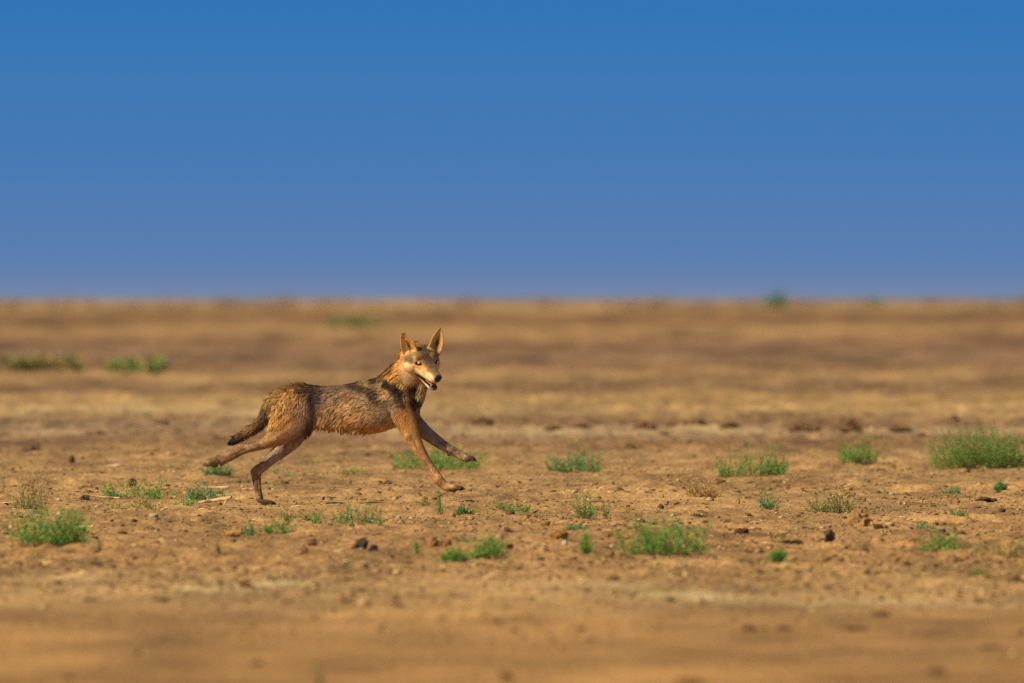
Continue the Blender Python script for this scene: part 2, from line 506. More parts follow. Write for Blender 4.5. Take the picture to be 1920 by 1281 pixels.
claws = []
def paw(wrist, toe_dir, down, L=22, wid=7.5, thick=6.2, curl=0.0):
    """four toes splayed from the end of a leg; toe_dir and down in photo pixels (x, y, w)"""
    wrist = np.asarray(wrist, float); t = np.asarray(toe_dir, float); t /= np.linalg.norm(t)
    dn = np.asarray(down, float); dn -= t * (dn @ t); dn /= np.linalg.norm(dn)
    sd = np.cross(t, dn)
    for k, (o, l) in enumerate(((-1, .82), (-.36, 1), (.36, 1), (1, .82))):
        a = wrist + sd * o * wid * .62
        pts = []
        for q, (tt, rr, dd) in enumerate(((-.1, .85, 0), (.25, .95, -.14), (.55, .9, -.12), (.8, .86, .06), (1.0, .5, .18 - curl * .3))):
            p = a + t * tt * L * l + sd * o * wid * .35 * tt + dn * dd * thick + dn * (-curl) * tt * tt * L * .4
            pts.append((*p, thick * .62 * rr, thick * .52 * rr))
        limb(sh, pts, 3)
        tip = np.array(pts[-1][:3]); dv = tip - np.array(pts[-2][:3]); dv /= np.linalg.norm(dv)
        claws.append((tip, (dv + dn * .35) / np.linalg.norm(dv + dn * .35)))
    limb(sh, [(*(wrist + dn * 2.5 + t * L * .05), thick * .6, wid * .8), (*(wrist + dn * 3.2 + t * L * .32), thick * .62, wid * .9), (*(wrist + dn * 2.6 + t * L * .5), thick * .4, wid * .6)], 3)
paw((489, 940.5, -15), (1, .10, 0.0), (0, 1, 0), L=27, thick=6.0)
paw((408, 865, 12), (-1, .12, 0), (.15, 1, 0), L=24, thick=12.5, curl=-.10)
paw((842, 914, 15), (1, .12, 0), (-.1, 1, 0), L=28, thick=8.2, curl=.22)
paw((872, 857.5, -17), (.93, .22, 0), (-.3, 1, 0), L=20, thick=7.6, curl=.05)
ball(sh, (815.5, 903, 15), (3, 3.6, 3.4))           # carpal pads
ball(sh, (841, 852, -16), (3.2, 3.4, 3.2))

V = wp(np.vstack(sh.v))
foot = wp((487, 947, -14))[0]
foot[2] = gz(foot[0], foot[1])
wolf = thing('wolf', 'lean tawny wolf galloping across bare earth, looking aside with open mouth', 'wolf', foot)
V = V - foot
raw = bpy.data.meshes.new('raw'); raw.from_pydata(V.tolist(), [], sh.f)
bm = bmesh.new(); bm.from_mesh(raw); bmesh.ops.recalc_face_normals(bm, faces=bm.faces); bm.to_mesh(raw); bm.free()
tmp = bpy.data.objects.new('tmp', raw); col.objects.link(tmp)
md = tmp.modifiers.new('r', 'REMESH'); md.mode = 'VOXEL'; md.voxel_size = 0.0030; md.use_smooth_shade = True
ms = tmp.modifiers.new('s', 'SMOOTH'); ms.factor = 0.5; ms.iterations = 5
dg = bpy.context.evaluated_depsgraph_get()
body_me = bpy.data.meshes.new_from_object(tmp.evaluated_get(dg))
bpy.data.objects.remove(tmp)
nv = len(body_me.vertices)
co = np.empty(nv * 3, np.float32); body_me.vertices.foreach_get('co', co); co = co.reshape(-1, 3).astype(float)
nn = np.empty(nv * 3, np.float32); body_me.vertices.foreach_get('normal', nn); nn = nn.reshape(-1, 3).astype(float)
def to_px(c):
    w_ = c + foot
    return np.stack([w_[:, 0] / S + 960, HOR - (w_[:, 2] - CAM_H) / S, (D0 - w_[:, 1]) / S], -1)
P = to_px(co)
NP = np.stack([nn[:, 0], -nn[:, 2], -nn[:, 1]], -1)      # normals in the x, y-down, w frame
# sockets, folds and muscle hollows
EYE = [(5.5, -14.2, 1.0), (5.5, 14.2, 1.0)]
disp = np.zeros(nv)
Hl = hl(P)
for e in EYE:
    q = np.linalg.norm((Hl - np.array(e)) / np.array((4.5, 4.5, 3.2)), axis=1)
    disp -= 1.7 * np.exp(-q * q)
def dent(x, y, rx, ry, ang, amp, side=1):
    global disp
    a = math.radians(ang)
    dx, dy = P[:, 0] - x, P[:, 1] - y
    u_ = (dx * math.cos(a) + dy * math.sin(a)) / rx; v_ = (-dx * math.sin(a) + dy * math.cos(a)) / ry
    disp = disp + amp * np.exp(-u_ * u_ - v_ * v_) * (P[:, 2] * side > 3)
dent(595, 755, 30, 9, 100, -5)          # flank hollow before the thigh
dent(728, 752, 30, 6, 62, -3)           # behind the shoulder
dent(752, 735, 26, 5, 70, -2.5)
dent(762, 770, 22, 5, 75, -2.0)
dent(476, 829, 20, 3.2, -18, -3.2)      # before the hamstring tendon
dent(534, 800, 30, 6, -40, -2.0)
dent(700, 722, 40, 5, 8, -1.6)
def crease(x, y, rx, ry, ang, amp, w0):
    global disp
    a = math.radians(ang); dx, dy = P[:, 0] - x, P[:, 1] - y
    u_ = (dx * math.cos(a) + dy * math.sin(a)) / rx; v_ = (-dx * math.sin(a) + dy * math.cos(a)) / ry
    disp = disp + amp * np.exp(-u_ * u_ - v_ * v_) * (NP[:, 2] > -.2) * (np.abs(P[:, 2] - w0) < 14)
crease(494, 866, 16, 2.6, -46, -3.2, -15); crease(483, 905, 18, 2.0, 84, -1.8, -15); crease(473, 882, 5, 5, 0, 2.2, -15); crease(516, 846, 18, 4, -45, 1.6, -15)
crease(448, 848, 22, 2.2, -26, -1.8, 14); crease(452, 837, 6, 4, -20, 1.8, 14); crease(515, 822, 20, 4, -35, 1.6, 17)
crease(781, 836, 20, 2.6, 62, -2.2, 18); crease(806, 880, 16, 2.2, 60, -1.8, 16); crease(822, 893, 6, 5, 0, 1.8, 15); crease(764, 818, 6, 6, 0, 2.4, 18); crease(790, 838, 16, 3, 60, 1.4, 18)
crease(825, 829, 18, 2.4, 36, -1.8, -17); crease(846, 842, 6, 5, 0, 1.6, -17)
for k in range(7):                      # ribs
    dent(625 + k * 13, 775 - k * 2, 22, 3.0, 105, -0.9)
co = co + nn * (disp * S)[:, None]
body_me.vertices.foreach_set('co', co.astype(np.float32).ravel())

# ---- coat: guide points carry colour, hair direction, hair length, lift
#        x, y, w, dir x, dir y(down), length px, lift, colour
G = []
def g(x, y, w, dx, dy, ln, lift, c): G.append((x, y, w, dx, dy, ln, lift, *c))
TAN, DRK, ORG = (158, 114, 66), (72, 52, 36), (196, 132, 62)
for s in (1, -1):
    b = 25 * s
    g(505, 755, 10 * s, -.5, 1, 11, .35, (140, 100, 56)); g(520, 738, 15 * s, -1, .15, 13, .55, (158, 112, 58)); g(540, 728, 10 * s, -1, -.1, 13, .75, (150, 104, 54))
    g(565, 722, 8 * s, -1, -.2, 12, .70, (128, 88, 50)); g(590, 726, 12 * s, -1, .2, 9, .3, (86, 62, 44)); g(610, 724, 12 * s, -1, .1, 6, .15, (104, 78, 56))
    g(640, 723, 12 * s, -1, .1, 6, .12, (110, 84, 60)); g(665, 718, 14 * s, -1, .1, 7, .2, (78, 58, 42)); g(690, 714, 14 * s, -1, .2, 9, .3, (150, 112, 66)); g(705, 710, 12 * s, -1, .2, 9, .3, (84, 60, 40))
    g(595, 745, b, -.6, .8, 8, .2, (82, 60, 44)); g(597, 765, b, -.5, .8, 8, .2, (100, 74, 54)); g(620, 745, b, -.9, .5, 8, .25, (120, 90, 62)); g(650, 740, b, -.9, .45, 8, .25, (128, 92, 60))  # flank crease: dark fur, with its shade painted into the colour
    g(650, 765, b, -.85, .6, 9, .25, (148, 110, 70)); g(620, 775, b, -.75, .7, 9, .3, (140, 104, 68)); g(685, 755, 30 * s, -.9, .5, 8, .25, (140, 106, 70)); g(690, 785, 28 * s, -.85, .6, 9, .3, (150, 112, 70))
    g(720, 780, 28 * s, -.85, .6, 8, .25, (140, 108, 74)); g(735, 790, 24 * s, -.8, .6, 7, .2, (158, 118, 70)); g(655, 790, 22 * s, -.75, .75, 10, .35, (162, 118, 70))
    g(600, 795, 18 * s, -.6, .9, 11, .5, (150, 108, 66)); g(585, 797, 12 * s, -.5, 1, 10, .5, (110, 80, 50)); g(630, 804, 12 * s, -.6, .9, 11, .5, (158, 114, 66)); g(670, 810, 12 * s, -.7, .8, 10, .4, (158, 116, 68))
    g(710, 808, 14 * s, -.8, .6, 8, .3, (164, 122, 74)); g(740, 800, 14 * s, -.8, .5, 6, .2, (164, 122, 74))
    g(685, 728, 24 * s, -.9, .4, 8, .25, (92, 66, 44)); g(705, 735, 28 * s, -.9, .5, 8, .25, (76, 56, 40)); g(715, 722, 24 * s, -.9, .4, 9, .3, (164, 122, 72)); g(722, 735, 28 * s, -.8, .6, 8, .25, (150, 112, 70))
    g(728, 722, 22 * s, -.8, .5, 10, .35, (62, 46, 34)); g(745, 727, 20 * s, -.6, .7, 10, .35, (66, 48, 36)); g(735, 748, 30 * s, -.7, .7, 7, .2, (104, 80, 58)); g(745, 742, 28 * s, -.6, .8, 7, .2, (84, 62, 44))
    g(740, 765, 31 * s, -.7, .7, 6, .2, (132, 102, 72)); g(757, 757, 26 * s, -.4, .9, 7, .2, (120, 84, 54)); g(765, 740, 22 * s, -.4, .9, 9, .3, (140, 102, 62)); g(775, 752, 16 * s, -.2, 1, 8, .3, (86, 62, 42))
    g(752, 775, 30 * s, -.3, .9, 5, .15, (160, 106, 62)); g(765, 785, 24 * s, -.2, 1, 4, .12, (178, 118, 60)); g(760, 800, 26 * s, -.1, 1, 3.5, .12, (190, 128, 62)); g(783, 775, 8 * s, -.1, 1, 5, .2, (150, 116, 84))
    # neck
    g(715, 708, 6 * s, -.9, .5, 11, .4, (110, 76, 42)); g(733, 692, 8 * s, -.8, .7, 11, .4, (140, 92, 46)); g(750, 675, 10 * s, -.7, .8, 10, .35, (160, 104, 46)); g(738, 708, 24 * s, -.8, .7, 11, .35, (186, 128, 62))
    g(752, 695, 26 * s, -.7, .8, 10, .3, (204, 138, 58)); g(758, 715, 26 * s, -.5, .9, 10, .3, (188, 132, 66)); g(772, 722, 22 * s, -.3, 1, 9, .3, (84, 60, 38)); g(764, 706, 27 * s, -.4, 1, 9, .3, (120, 80, 42)); g(780, 732, 20 * s, -.3, 1, 9, .3, (92, 66, 42)); g(785, 735, 16 * s, -.2, 1, 8, .3, (168, 128, 78)); g(793, 728, 14 * s, -.1, 1, 6, .25, (176, 140, 90))  # below the jaw: dark fur plus neck shadow painted into the colour
    # near or far thigh and legs
    lw = 28 * s if s > 0 else -26
    g(525, 765, lw, -.4, 1, 10, .35, (182, 128, 66)); g(548, 745, lw, -.4, 1, 9, .35, (172, 118, 64)); g(575, 735, lw, -.7, .7, 9, .3, (150, 106, 62)); g(570, 765, lw, -.2, 1, 7, .2, (150, 106, 74)); g(580, 780, lw, -.2, 1, 6, .2, (136, 100, 76))
    g(508, 790, lw, -.4, 1, 9, .3, (190, 132, 66)); g(535, 790, lw, -.4, 1, 6, .2, (184, 124, 64)); g(560, 797, lw, -.4, .9, 4, .15, (158, 112, 78))
tops = [  # near hind
    (515, 812, 28, -.7, .6, 4, .12, (172, 122, 70)), (535, 820, 28, -.8, .5, 3.5, .12, (160, 110, 70)), (500, 826, 24, -.9, .3, 3, .1, (164, 118, 72)), (478, 832, 22, -1, .2, 3, .1, (140, 102, 66)),
    (455, 840, 20, -.9, .4, 3, .1, (156, 112, 72)), (430, 855, 18, -.9, .5, 2.5, .1, (146, 104, 66)), (400, 866, 14, -1, .2, 2.5, .12, (128, 96, 60)), (388, 867, 12, -1, .2, 2.5, .12, (118, 90, 56)),
    # far hind, greyer: its shade is put into the fur colour
    (556, 812, -16, -.6, .8, 3, .1, (146, 110, 86)), (535, 838, -17, -.7, .7, 2.5, .1, (150, 118, 98)), (508, 862, -15, -.7, .7, 2.5, .1, (158, 124, 98)), (482, 886, -15, 0, 1, 2.5, .1, (142, 104, 68)), (483, 918, -15, 0, 1, 2.2, .1, (128, 92, 60)), (492, 941, -15, .8, .3, 2.2, .1, (92, 68, 46)), (508, 945, -15, 1, .1, 2, .1, (84, 62, 44)),
    # near fore
    (772, 815, 24, .2, 1, 3, .1, (178, 124, 70)), (785, 840, 22, .5, .9, 2.5, .1, (178, 122, 70)), (800, 868, 20, .5, .9, 2.5, .1, (174, 124, 76)), (818, 893, 18, .6, .8, 2.5, .1, (176, 120, 70)), (838, 914, 16, .9, .4, 2.5, .1, (168, 118, 72)), (862, 916, 15, 1, 0, 2, .1, (120, 92, 58)),
    # far fore, dulled likewise: shade of body and near leg in the colour
    (795, 812, -12, .8, .6, 2.5, .1, (150, 116, 90)), (820, 828, -12, .8, .6, 2.5, .1, (148, 116, 92)), (843, 843, -14, .8, .6, 2.5, .1, (136, 102, 74)), (866, 855, -14, .8, .6, 2.2, .1, (150, 116, 80)), (884, 861, -16, 1, .2, 2, .1, (84, 66, 50)),
    # tail
    (506, 762, 6, -.5, 1, 11, .35, (112, 82, 48)), (497, 780, 6, -.5, .9, 12, .3, (104, 76, 44)), (486, 796, 6, -.8, .6, 12, .3, (116, 82, 46)), (468, 808, 6, -.9, .5, 12, .25, (140, 94, 50)), (452, 818, 6, -.9, .5, 11, .2, (92, 62, 38)), (442, 824, 6, -.9, .5, 10, .12, (30, 24, 22)), (432, 830, 4, -.9, .5, 8, .1, (20, 17, 17))]
for q in tops: g(*q[:7], q[7])
NB = len(G)
G = np.array([list(q) for q in G], float)
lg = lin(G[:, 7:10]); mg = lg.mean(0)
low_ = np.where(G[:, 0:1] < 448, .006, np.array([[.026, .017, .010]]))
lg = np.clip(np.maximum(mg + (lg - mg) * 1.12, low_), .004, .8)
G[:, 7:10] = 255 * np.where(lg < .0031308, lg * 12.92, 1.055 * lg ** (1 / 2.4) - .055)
tb = (G[:, 0] > 585) & (G[:, 0] < 760) & (G[:, 1] > 730) & (G[:, 1] < 812)
G[tb, 7:10] = np.minimum(G[tb, 7:10] * np.array((1.22, 1.19, 1.15)), 225)

# head guides: f, l, u, dir (f, l, u), length, lift, colour   (mirrored)
HG = []
def h(f, l, u, df, dl, du, ln, lift, c):
    for s in (1, -1): HG.append((f, l * s, u, df, dl * s, du, ln, lift, *c))
CRM, GRY = (226, 190, 128), (112, 88, 62)
h(54, 0, -12, -1, .2, .1, 1, .1, (120, 90, 70)); h(46, 0, -5, -1, 0, .2, 1.2, .1, (122, 90, 58)); h(36, 0, -4, -1, 0, .2, 1.4, .1, (112, 84, 58)); h(30, 4, -4, -1, 0, .2, 1.4, .1, (128, 94, 60)); h(24, 0, -1, -1, 0, .3, 1.8, .1, (104, 80, 58)); h(12, 0, 4, -1, 0, .5, 2.2, .1, (98, 76, 56)); h(6, 5, 8, -1, 0, .5, 2.2, .1, (100, 78, 56))
h(46, 7, -14, -1, .2, 0, 1.2, .1, (232, 200, 150)); h(36, 9, -12, -1, .2, 0, 1.4, .1, (222, 180, 118)); h(34, 9, -19, -1, .2, 0, 1.4, .1, (238, 208, 156)); h(24, 11, -9, -1, .3, .1, 1.8, .1, (206, 150, 80)); h(18, 13, -13, -1, .3, .1, 1.8, .1, (238, 204, 146)); h(22, 11, -19, -1, .3, -.1, 1.8, .1, (236, 202, 142))
h(12, 13, -4, -1, .4, 0, 2, .1, (196, 132, 64)); h(10, 16, -14, -1, .5, -.2, 2.4, .12, (234, 198, 134)); h(2, 22, -8, -1, .5, -.2, 2.6, .12, (226, 184, 122)); h(4, 18, -12, -1, .5, -.2, 2.4, .12, (240, 204, 144)); h(-4, 26, -14, -1, .4, -.4, 3, .15, (236, 194, 132)); h(-8, 20, -26, -1, .3, -.5, 3.5, .2, (222, 178, 116)); h(-14, 30, -18, -1, .3, -.4, 4, .2, (214, 168, 106)); h(-14, 14, -28, -1, .3, -.5, 5, .2, (120, 88, 54)); h(-26, 20, -22, -1, .3, -.5, 6, .2, (110, 80, 48)); h(-30, 33, -8, -1, .3, -.5, 6, .2, (184, 122, 56)); h(-32, 33, 2, -1, .3, -.5, 6, .2, (190, 126, 56))
h(0, 18, 7, -.8, .5, .4, 2.2, .12, (176, 136, 82)); h(4, 10, 9, -.8, .2, .6, 2.2, .12, (164, 124, 74)); h(2, 14, 12, -.8, .2, .6, 2.2, .12, (120, 92, 62)); h(-4, 24, 4, -1, .5, .1, 3, .15, (128, 100, 70)); h(-12, 29, 3, -1, .3, -.1, 4, .2, (124, 98, 68)); h(-14, 27, 9, -1, .3, -.1, 4, .2, (128, 100, 68)); h(-8, 28, -7, -1, .4, -.4, 3, .15, (246, 212, 152)); h(-16, 32, -13, -1, .4, -.4, 4, .2, (222, 176, 112)); h(-2, 24, -20, -1, .4, -.4, 3, .15, (246, 212, 154)); h(-18, 32, -6, -1, .3, -.3, 4, .2, (190, 148, 92))
h(-26, 30, -14, -1, .2, -.5, 5, .25, (172, 128, 74)); h(-20, 24, -26, -.9, .2, -.6, 5, .25, (150, 112, 66)); h(-40, 24, -8, -1, .1, -.5, 9, .3, (200, 138, 60)); h(-48, 12, -10, -1, 0, -.5, 9, .3, (196, 134, 60))
h(0, 0, 14, -1, 0, .5, 2.5, .15, (96, 74, 54)); h(-6, 8, 20, -1, .2, .3, 3, .2, (98, 76, 54)); h(-10, 0, 24, -1, 0, .2, 4, .3, (84, 62, 44)); h(-18, 10, 24, -1, .2, .1, 5, .3, (92, 70, 50)); h(-14, 20, 16, -1, .3, .1, 4, .2, (104, 80, 56)); h(-30, 0, 26, -1, 0, 0, 6, .4, (150, 108, 58)); h(-32, 14, 20, -1, .1, -.2, 6, .35, (186, 128, 58)); h(-46, 0, 18, -1, 0, -.4, 8, .35, (168, 112, 52))
h(-30, 26, 12, -1, .2, -.3, 5, .25, (190, 134, 64))
h(30, 5, -33, -1, .2, 0, 1, .1, (216, 190, 150)); h(43, 0, -34, -1, .2, 0, 1, .1, (120, 100, 84)); h(14, 7, -31, -1, .2, -.1, 2, .1, (224, 190, 136)); h(0, 8, -30, -1, 0, -.4, 4, .2, (176, 136, 84))
HG = np.array([list(q) for q in HG], float)
HG[:, 8:11] = np.minimum(HG[:, 8:11] * np.where(HG[:, 8:9] > 218, 1.10, 1.04), 254)

def soft_cap(c):
    c = np.maximum(c, .004)
    return c * np.minimum(1, .76 / c.max(1))[:, None]

def coat(Pp, Np):
    """colour, direction, length, lift for points in photo px"""
    hl_ = hl(Pp)
    hw = sstep(-44, -30, hl_[:, 0]) * (np.linalg.norm(hl_ - np.array((0, 0, -2.0)), axis=1) < 82)
    hw = hw * sstep(39, 32, np.abs(hl_[:, 1])) * (Pp[:, 1] < 745) * (Pp[:, 0] > 735) * sstep(-47, -36, hl_[:, 2])
    n = len(Pp)
    C = np.zeros((n, 3)); Dd = np.zeros((n, 3)); Ln = np.zeros(n); Lf = np.zeros(n)
    wx = (noise3(Pp, 1 / 11., 71) - .5) * 13 + (noise3(Pp, 1 / 4.5, 73) - .5) * 7
    wy = (noise3(Pp + 9, 1 / 11., 75) - .5) * 11 + (noise3(Pp + 9, 1 / 4.5, 77) - .5) * 6
    for s0 in range(0, n, 20000):
        sl = slice(s0, min(n, s0 + 20000))
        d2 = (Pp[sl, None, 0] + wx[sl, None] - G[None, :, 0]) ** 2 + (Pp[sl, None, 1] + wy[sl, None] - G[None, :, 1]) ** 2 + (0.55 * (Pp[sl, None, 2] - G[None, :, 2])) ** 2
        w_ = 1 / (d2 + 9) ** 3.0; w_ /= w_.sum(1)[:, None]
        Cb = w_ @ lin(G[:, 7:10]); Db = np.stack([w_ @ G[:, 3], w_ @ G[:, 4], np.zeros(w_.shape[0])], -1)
        Lb, Lfb = w_ @ G[:, 5], w_ @ G[:, 6]
        d2 = ((hl_[sl, None, :] - HG[None, :, :3]) ** 2).sum(-1)
        w_ = 1 / (d2 + 5) ** 2.6; w_ /= w_.sum(1)[:, None]
        Ch = w_ @ lin(HG[:, 8:11]); dh = w_ @ HG[:, 3:6]
        Dh = dh[:, :1] * Fv + dh[:, 1:2] * Lv + dh[:, 2:3] * Uv
        Lh, Lfh = w_ @ HG[:, 6], w_ @ HG[:, 7]
        q = hw[sl][:, None]
        C[sl] = Cb * (1 - q) + Ch * q; Dd[sl] = Db * (1 - q) + Dh * q
        Ln[sl] = Lb * (1 - hw[sl]) + Lh * hw[sl]; Lf[sl] = Lfb * (1 - hw[sl]) + Lfh * hw[sl]
    # ears: tawny back, pale rim, dark hollow
    for B, T, fr in ((EARN_B, EARN_T, earn_front), (EARF_B, EARF_T, earf_front)):
        ax = T - B; H_ = np.linalg.norm(ax); ax = ax / H_
        fr = fr - ax * (fr @ ax); fr = fr / np.linalg.norm(fr); sd = np.cross(ax, fr)
        r = Pp - B; u_ = (r @ ax) / H_; v_ = r @ sd; c_ = r @ fr
        on = (u_ > -0.05) & (u_ < 1.12) & (np.abs(v_) < 17) & (np.abs(c_) < 13)
        e = sstep(-0.05, 0.14, u_) * on
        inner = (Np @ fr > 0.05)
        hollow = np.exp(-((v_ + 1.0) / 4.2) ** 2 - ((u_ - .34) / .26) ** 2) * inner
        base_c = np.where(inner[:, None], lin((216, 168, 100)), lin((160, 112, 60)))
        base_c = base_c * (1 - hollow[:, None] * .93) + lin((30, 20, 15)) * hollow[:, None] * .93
        rim = sstep(.80, 1.02, u_)
        base_c = base_c * (1 - rim[:, None] * .6) + lin((70, 50, 34)) * rim[:, None] * .6
        C = C * (1 - e[:, None]) + base_c * e[:, None]
        Dd = Dd * (1 - e[:, None]) + ax * e[:, None]
        Ln = Ln * (1 - e) + 1.8 * e; Lf = Lf * (1 - e) + .15 * e
    # eyelids and lips
    for ex in EYE:
        r = (hl_ - np.array(ex)) / np.array((7.6, 7.6, 4.0))
        q = sstep(1.15, .8, np.linalg.norm(r, axis=1))
        C = C * (1 - q[:, None]) + lin((26, 19, 15)) * q[:, None]; Ln = Ln * (1 - q)
        r = (hl_ - np.array((ex[0] - 3, ex[1] * 1.22, ex[2] - 5.5))) / np.array((9, 9, 2.2))
        q = sstep(1.2, .5, np.linalg.norm(r, axis=1)) * .6
        C = C * (1 - q[:, None]) + lin((96, 72, 50)) * q[:, None]
    lipu = np.interp(hl_[:, 0], [-2, 12, 26, 38, 48], [-21.5, -24.2, -26, -27.2, -28])
    gap = np.interp(hl_[:, 0], [-4, 4, 20, 40], [1.2, 1.8, 2.8, 4.2])
    q = sstep(1.35, .85, np.abs(hl_[:, 2] - lipu) / gap) * sstep(-4, 1, hl_[:, 0]) * (hl_[:, 0] < 60) * (hl_[:, 0] > -6) * (np.abs(hl_[:, 1]) < 22)
    C = C * (1 - q[:, None]) + lin((30, 20, 18)) * q[:, None]; Ln = Ln * (1 - q)
    # dust and dried mud on the legs
    leg = sstep(812, 835, Pp[:, 1]) * (Pp[:, 0] > 380)
    mud = noise3(Pp + 40, 1 / 9.0, 61) * .6 + noise3(Pp, 1 / 3.5, 63) * .4
    mm = leg * sstep(.50, .66, mud) * (.28 + .3 * sstep(840, 925, Pp[:, 1]) + .3 * (Pp[:, 2] < 0) * (Pp[:, 0] > 780))
    C = C * (1 - mm[:, None]) + lin((86, 62, 44)) * mm[:, None]
    pl = leg * sstep(.42, .30, mud) * .35
    C = C * (1 - pl[:, None]) + lin((206, 164, 112)) * pl[:, None]
    Ln = Ln + leg * .9
    C = C * (1 + .12 * leg)[:, None]
    C = C * (np.array((1.14, 1.28, 1.34)) * (1 - hw[:, None]) + np.array((1.18, 1.17, 1.16)) * hw[:, None])
    return C, Dd, Ln, Lf

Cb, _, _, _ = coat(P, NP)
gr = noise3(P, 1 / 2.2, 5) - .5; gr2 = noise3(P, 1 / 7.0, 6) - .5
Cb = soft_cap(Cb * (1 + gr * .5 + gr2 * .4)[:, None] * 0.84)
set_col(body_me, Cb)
body_me.materials.clear(); body_me.materials.append(M_body)
body_me.polygons.foreach_set('use_smooth', np.ones(len(body_me.polygons), bool))
body = link('body', body_me, wolf)

# fur: locks of tapering hair rooted on the skin
body_me.calc_loop_triangles()
nt = len(body_me.loop_triangles)
tri = np.empty(nt * 3, np.int32); body_me.loop_triangles.foreach_get('vertices', tri); tri = tri.reshape(-1, 3)
a_, b_, c_ = co[tri[:, 0]], co[tri[:, 1]], co[tri[:, 2]]
area = np.linalg.norm(np.cross(b_ - a_, c_ - a_), axis=1) / 2
NS = 210000
pick = rng.choice(nt, NS, p=area / area.sum())
r1, r2 = rng.random(NS), rng.random(NS)
fl = r1 + r2 > 1; r1[fl], r2[fl] = 1 - r1[fl], 1 - r2[fl]
root = a_[pick] + r1[:, None] * (b_ - a_)[pick] + r2[:, None] * (c_ - a_)[pick]
N_ = nn[tri[pick]].mean(1); N_ /= np.linalg.norm(N_, axis=1)[:, None]
pp = to_px(root)
npx = np.stack([N_[:, 0], -N_[:, 2], -N_[:, 1]], -1)
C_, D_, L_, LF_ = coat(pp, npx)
keep = L_ > 0.7
root, N_, pp, C_, D_, L_, LF_ = root[keep], N_[keep], pp[keep], C_[keep], D_[keep], L_[keep], LF_[keep]
NS = len(root)
D3 = np.stack([D_[:, 0], -D_[:, 2], -D_[:, 1]], -1)
D3 += (np.stack([noise3(pp, 1 / 14., 21 + k) for k in range(3)], -1) - .5) * 1.1
D3 += rng.normal(0, .16, D3.shape)
D3 -= N_ * (D3 * N_).sum(1)[:, None]
D3 /= np.linalg.norm(D3, axis=1)[:, None] + 1e-9
lift = LF_ * rng.uniform(.5, 1.5, NS)
dirv = D3 * np.cos(lift)[:, None] + N_ * np.sin(lift)[:, None]
length = L_ * S * rng.uniform(.55, 1.25, NS)
tip = root + dirv * length[:, None]
tip[:, 2] -= length * .12
# clumping of the damp coat
nc_ = NS // 30
cidx = rng.choice(NS, nc_, replace=False)
kd = kdtree.KDTree(nc_)
for i, q in enumerate(cidx): kd.insert(root[q], i)
kd.balance()
near_i = np.array([cidx[kd.find(r)[1]] for r in root])
near_d = np.linalg.norm(root - root[near_i], axis=1)
cl = (rng.uniform(.25, .95, NS)[near_i] * np.clip(L_ / 8, 0.1, 1)) * (near_d < 0.022)
ctip = root[near_i] + dirv[near_i] * length[:, None] * 1.05
tip = tip * (1 - cl)[:, None] + ctip * cl[:, None]
midp = root * .5 + tip * .5 + N_ * (length * .10)[:, None]
bn = np.cross(N_, D3)
wd_ = np.clip(L_ * .04, .12, .34) * S * rng.uniform(.7, 1.3, NS)
fv = np.stack([root - bn * wd_[:, None], root + bn * wd_[:, None], midp - bn * wd_[:, None] * .8, midp + bn * wd_[:, None] * .8, tip], 1).reshape(-1, 3)
k5 = (np.arange(NS) * 5)[:, None]
ff = np.concatenate([k5 + np.array([0, 1, 3]), k5 + np.array([0, 3, 2]), k5 + np.array([2, 3, 4])], 0)
amt = np.clip((L_ - 1) / 6, .3, 1)
lock = 1 + (rng.uniform(-.34, .40, NS)[near_i] + rng.normal(0, .22, NS)) * amt
lock = np.clip(lock, .3, 1.7)
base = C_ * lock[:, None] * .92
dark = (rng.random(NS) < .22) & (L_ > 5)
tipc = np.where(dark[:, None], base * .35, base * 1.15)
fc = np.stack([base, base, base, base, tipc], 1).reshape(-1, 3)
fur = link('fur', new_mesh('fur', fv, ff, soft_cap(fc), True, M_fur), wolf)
fur['kind'] = 'stuff'

# damp pointed tufts hanging under the belly and bristling on the croup and tail
tv, tf, tcl = [], [], []
kb = kdtree.KDTree(nv)
for i_ in range(0, nv): kb.insert(co[i_], i_)
kb.balance()
def tuft(px, py, w, dx, dy, ln, cnt, rad):
    d0 = np.array((dx, dy, rng.normal(0, .12))); d0 /= np.linalg.norm(d0)
    tipp = wp(np.array((px, py, w)) + d0 * ln)[0] - foot
    for q in range(cnt):
        pr = wp((px + rng.normal(0, rad), py + rng.normal(0, rad * .6), w + rng.normal(0, rad)))[0] - foot
        p0_, i0, _d = kb.find(pr); p0_ = np.array(p0_)
        tp_ = tipp * .82 + (p0_ + (tipp - p0_) * rng.uniform(.6, 1.15)) * .18 + rng.normal(0, .0012, 3)
        md_ = (p0_ + tp_) / 2 + rng.normal(0, .0012, 3)
        sd_ = np.array((abs(dy) + .2, 0, -dx * .3)); sd_ /= np.linalg.norm(sd_); sd_ = sd_ * .5 * S
        o_ = len(tv)
        tv.extend([p0_ - sd_, p0_ + sd_, md_ - sd_ * .8, md_ + sd_ * .8, tp_])
        tf.extend([(o_, o_ + 1, o_ + 3), (o_, o_ + 3, o_ + 2), (o_ + 2, o_ + 3, o_ + 4)])
        c_q = Cb[i0] * rng.uniform(.7, 1.4)
        tcl.extend([c_q] * 5)
for q in range(64):
    px = rng.uniform(578, 735)
    yb = np.interp(px, [575, 600, 640, 680, 712, 742], [798, 799, 804, 809, 807, 800])
    tuft(px, yb - 2, rng.uniform(-4, 20), rng.uniform(-.75, -.1), 1, rng.uniform(9, 18) if px < 690 else rng.uniform(4, 8), 14, 2.0)
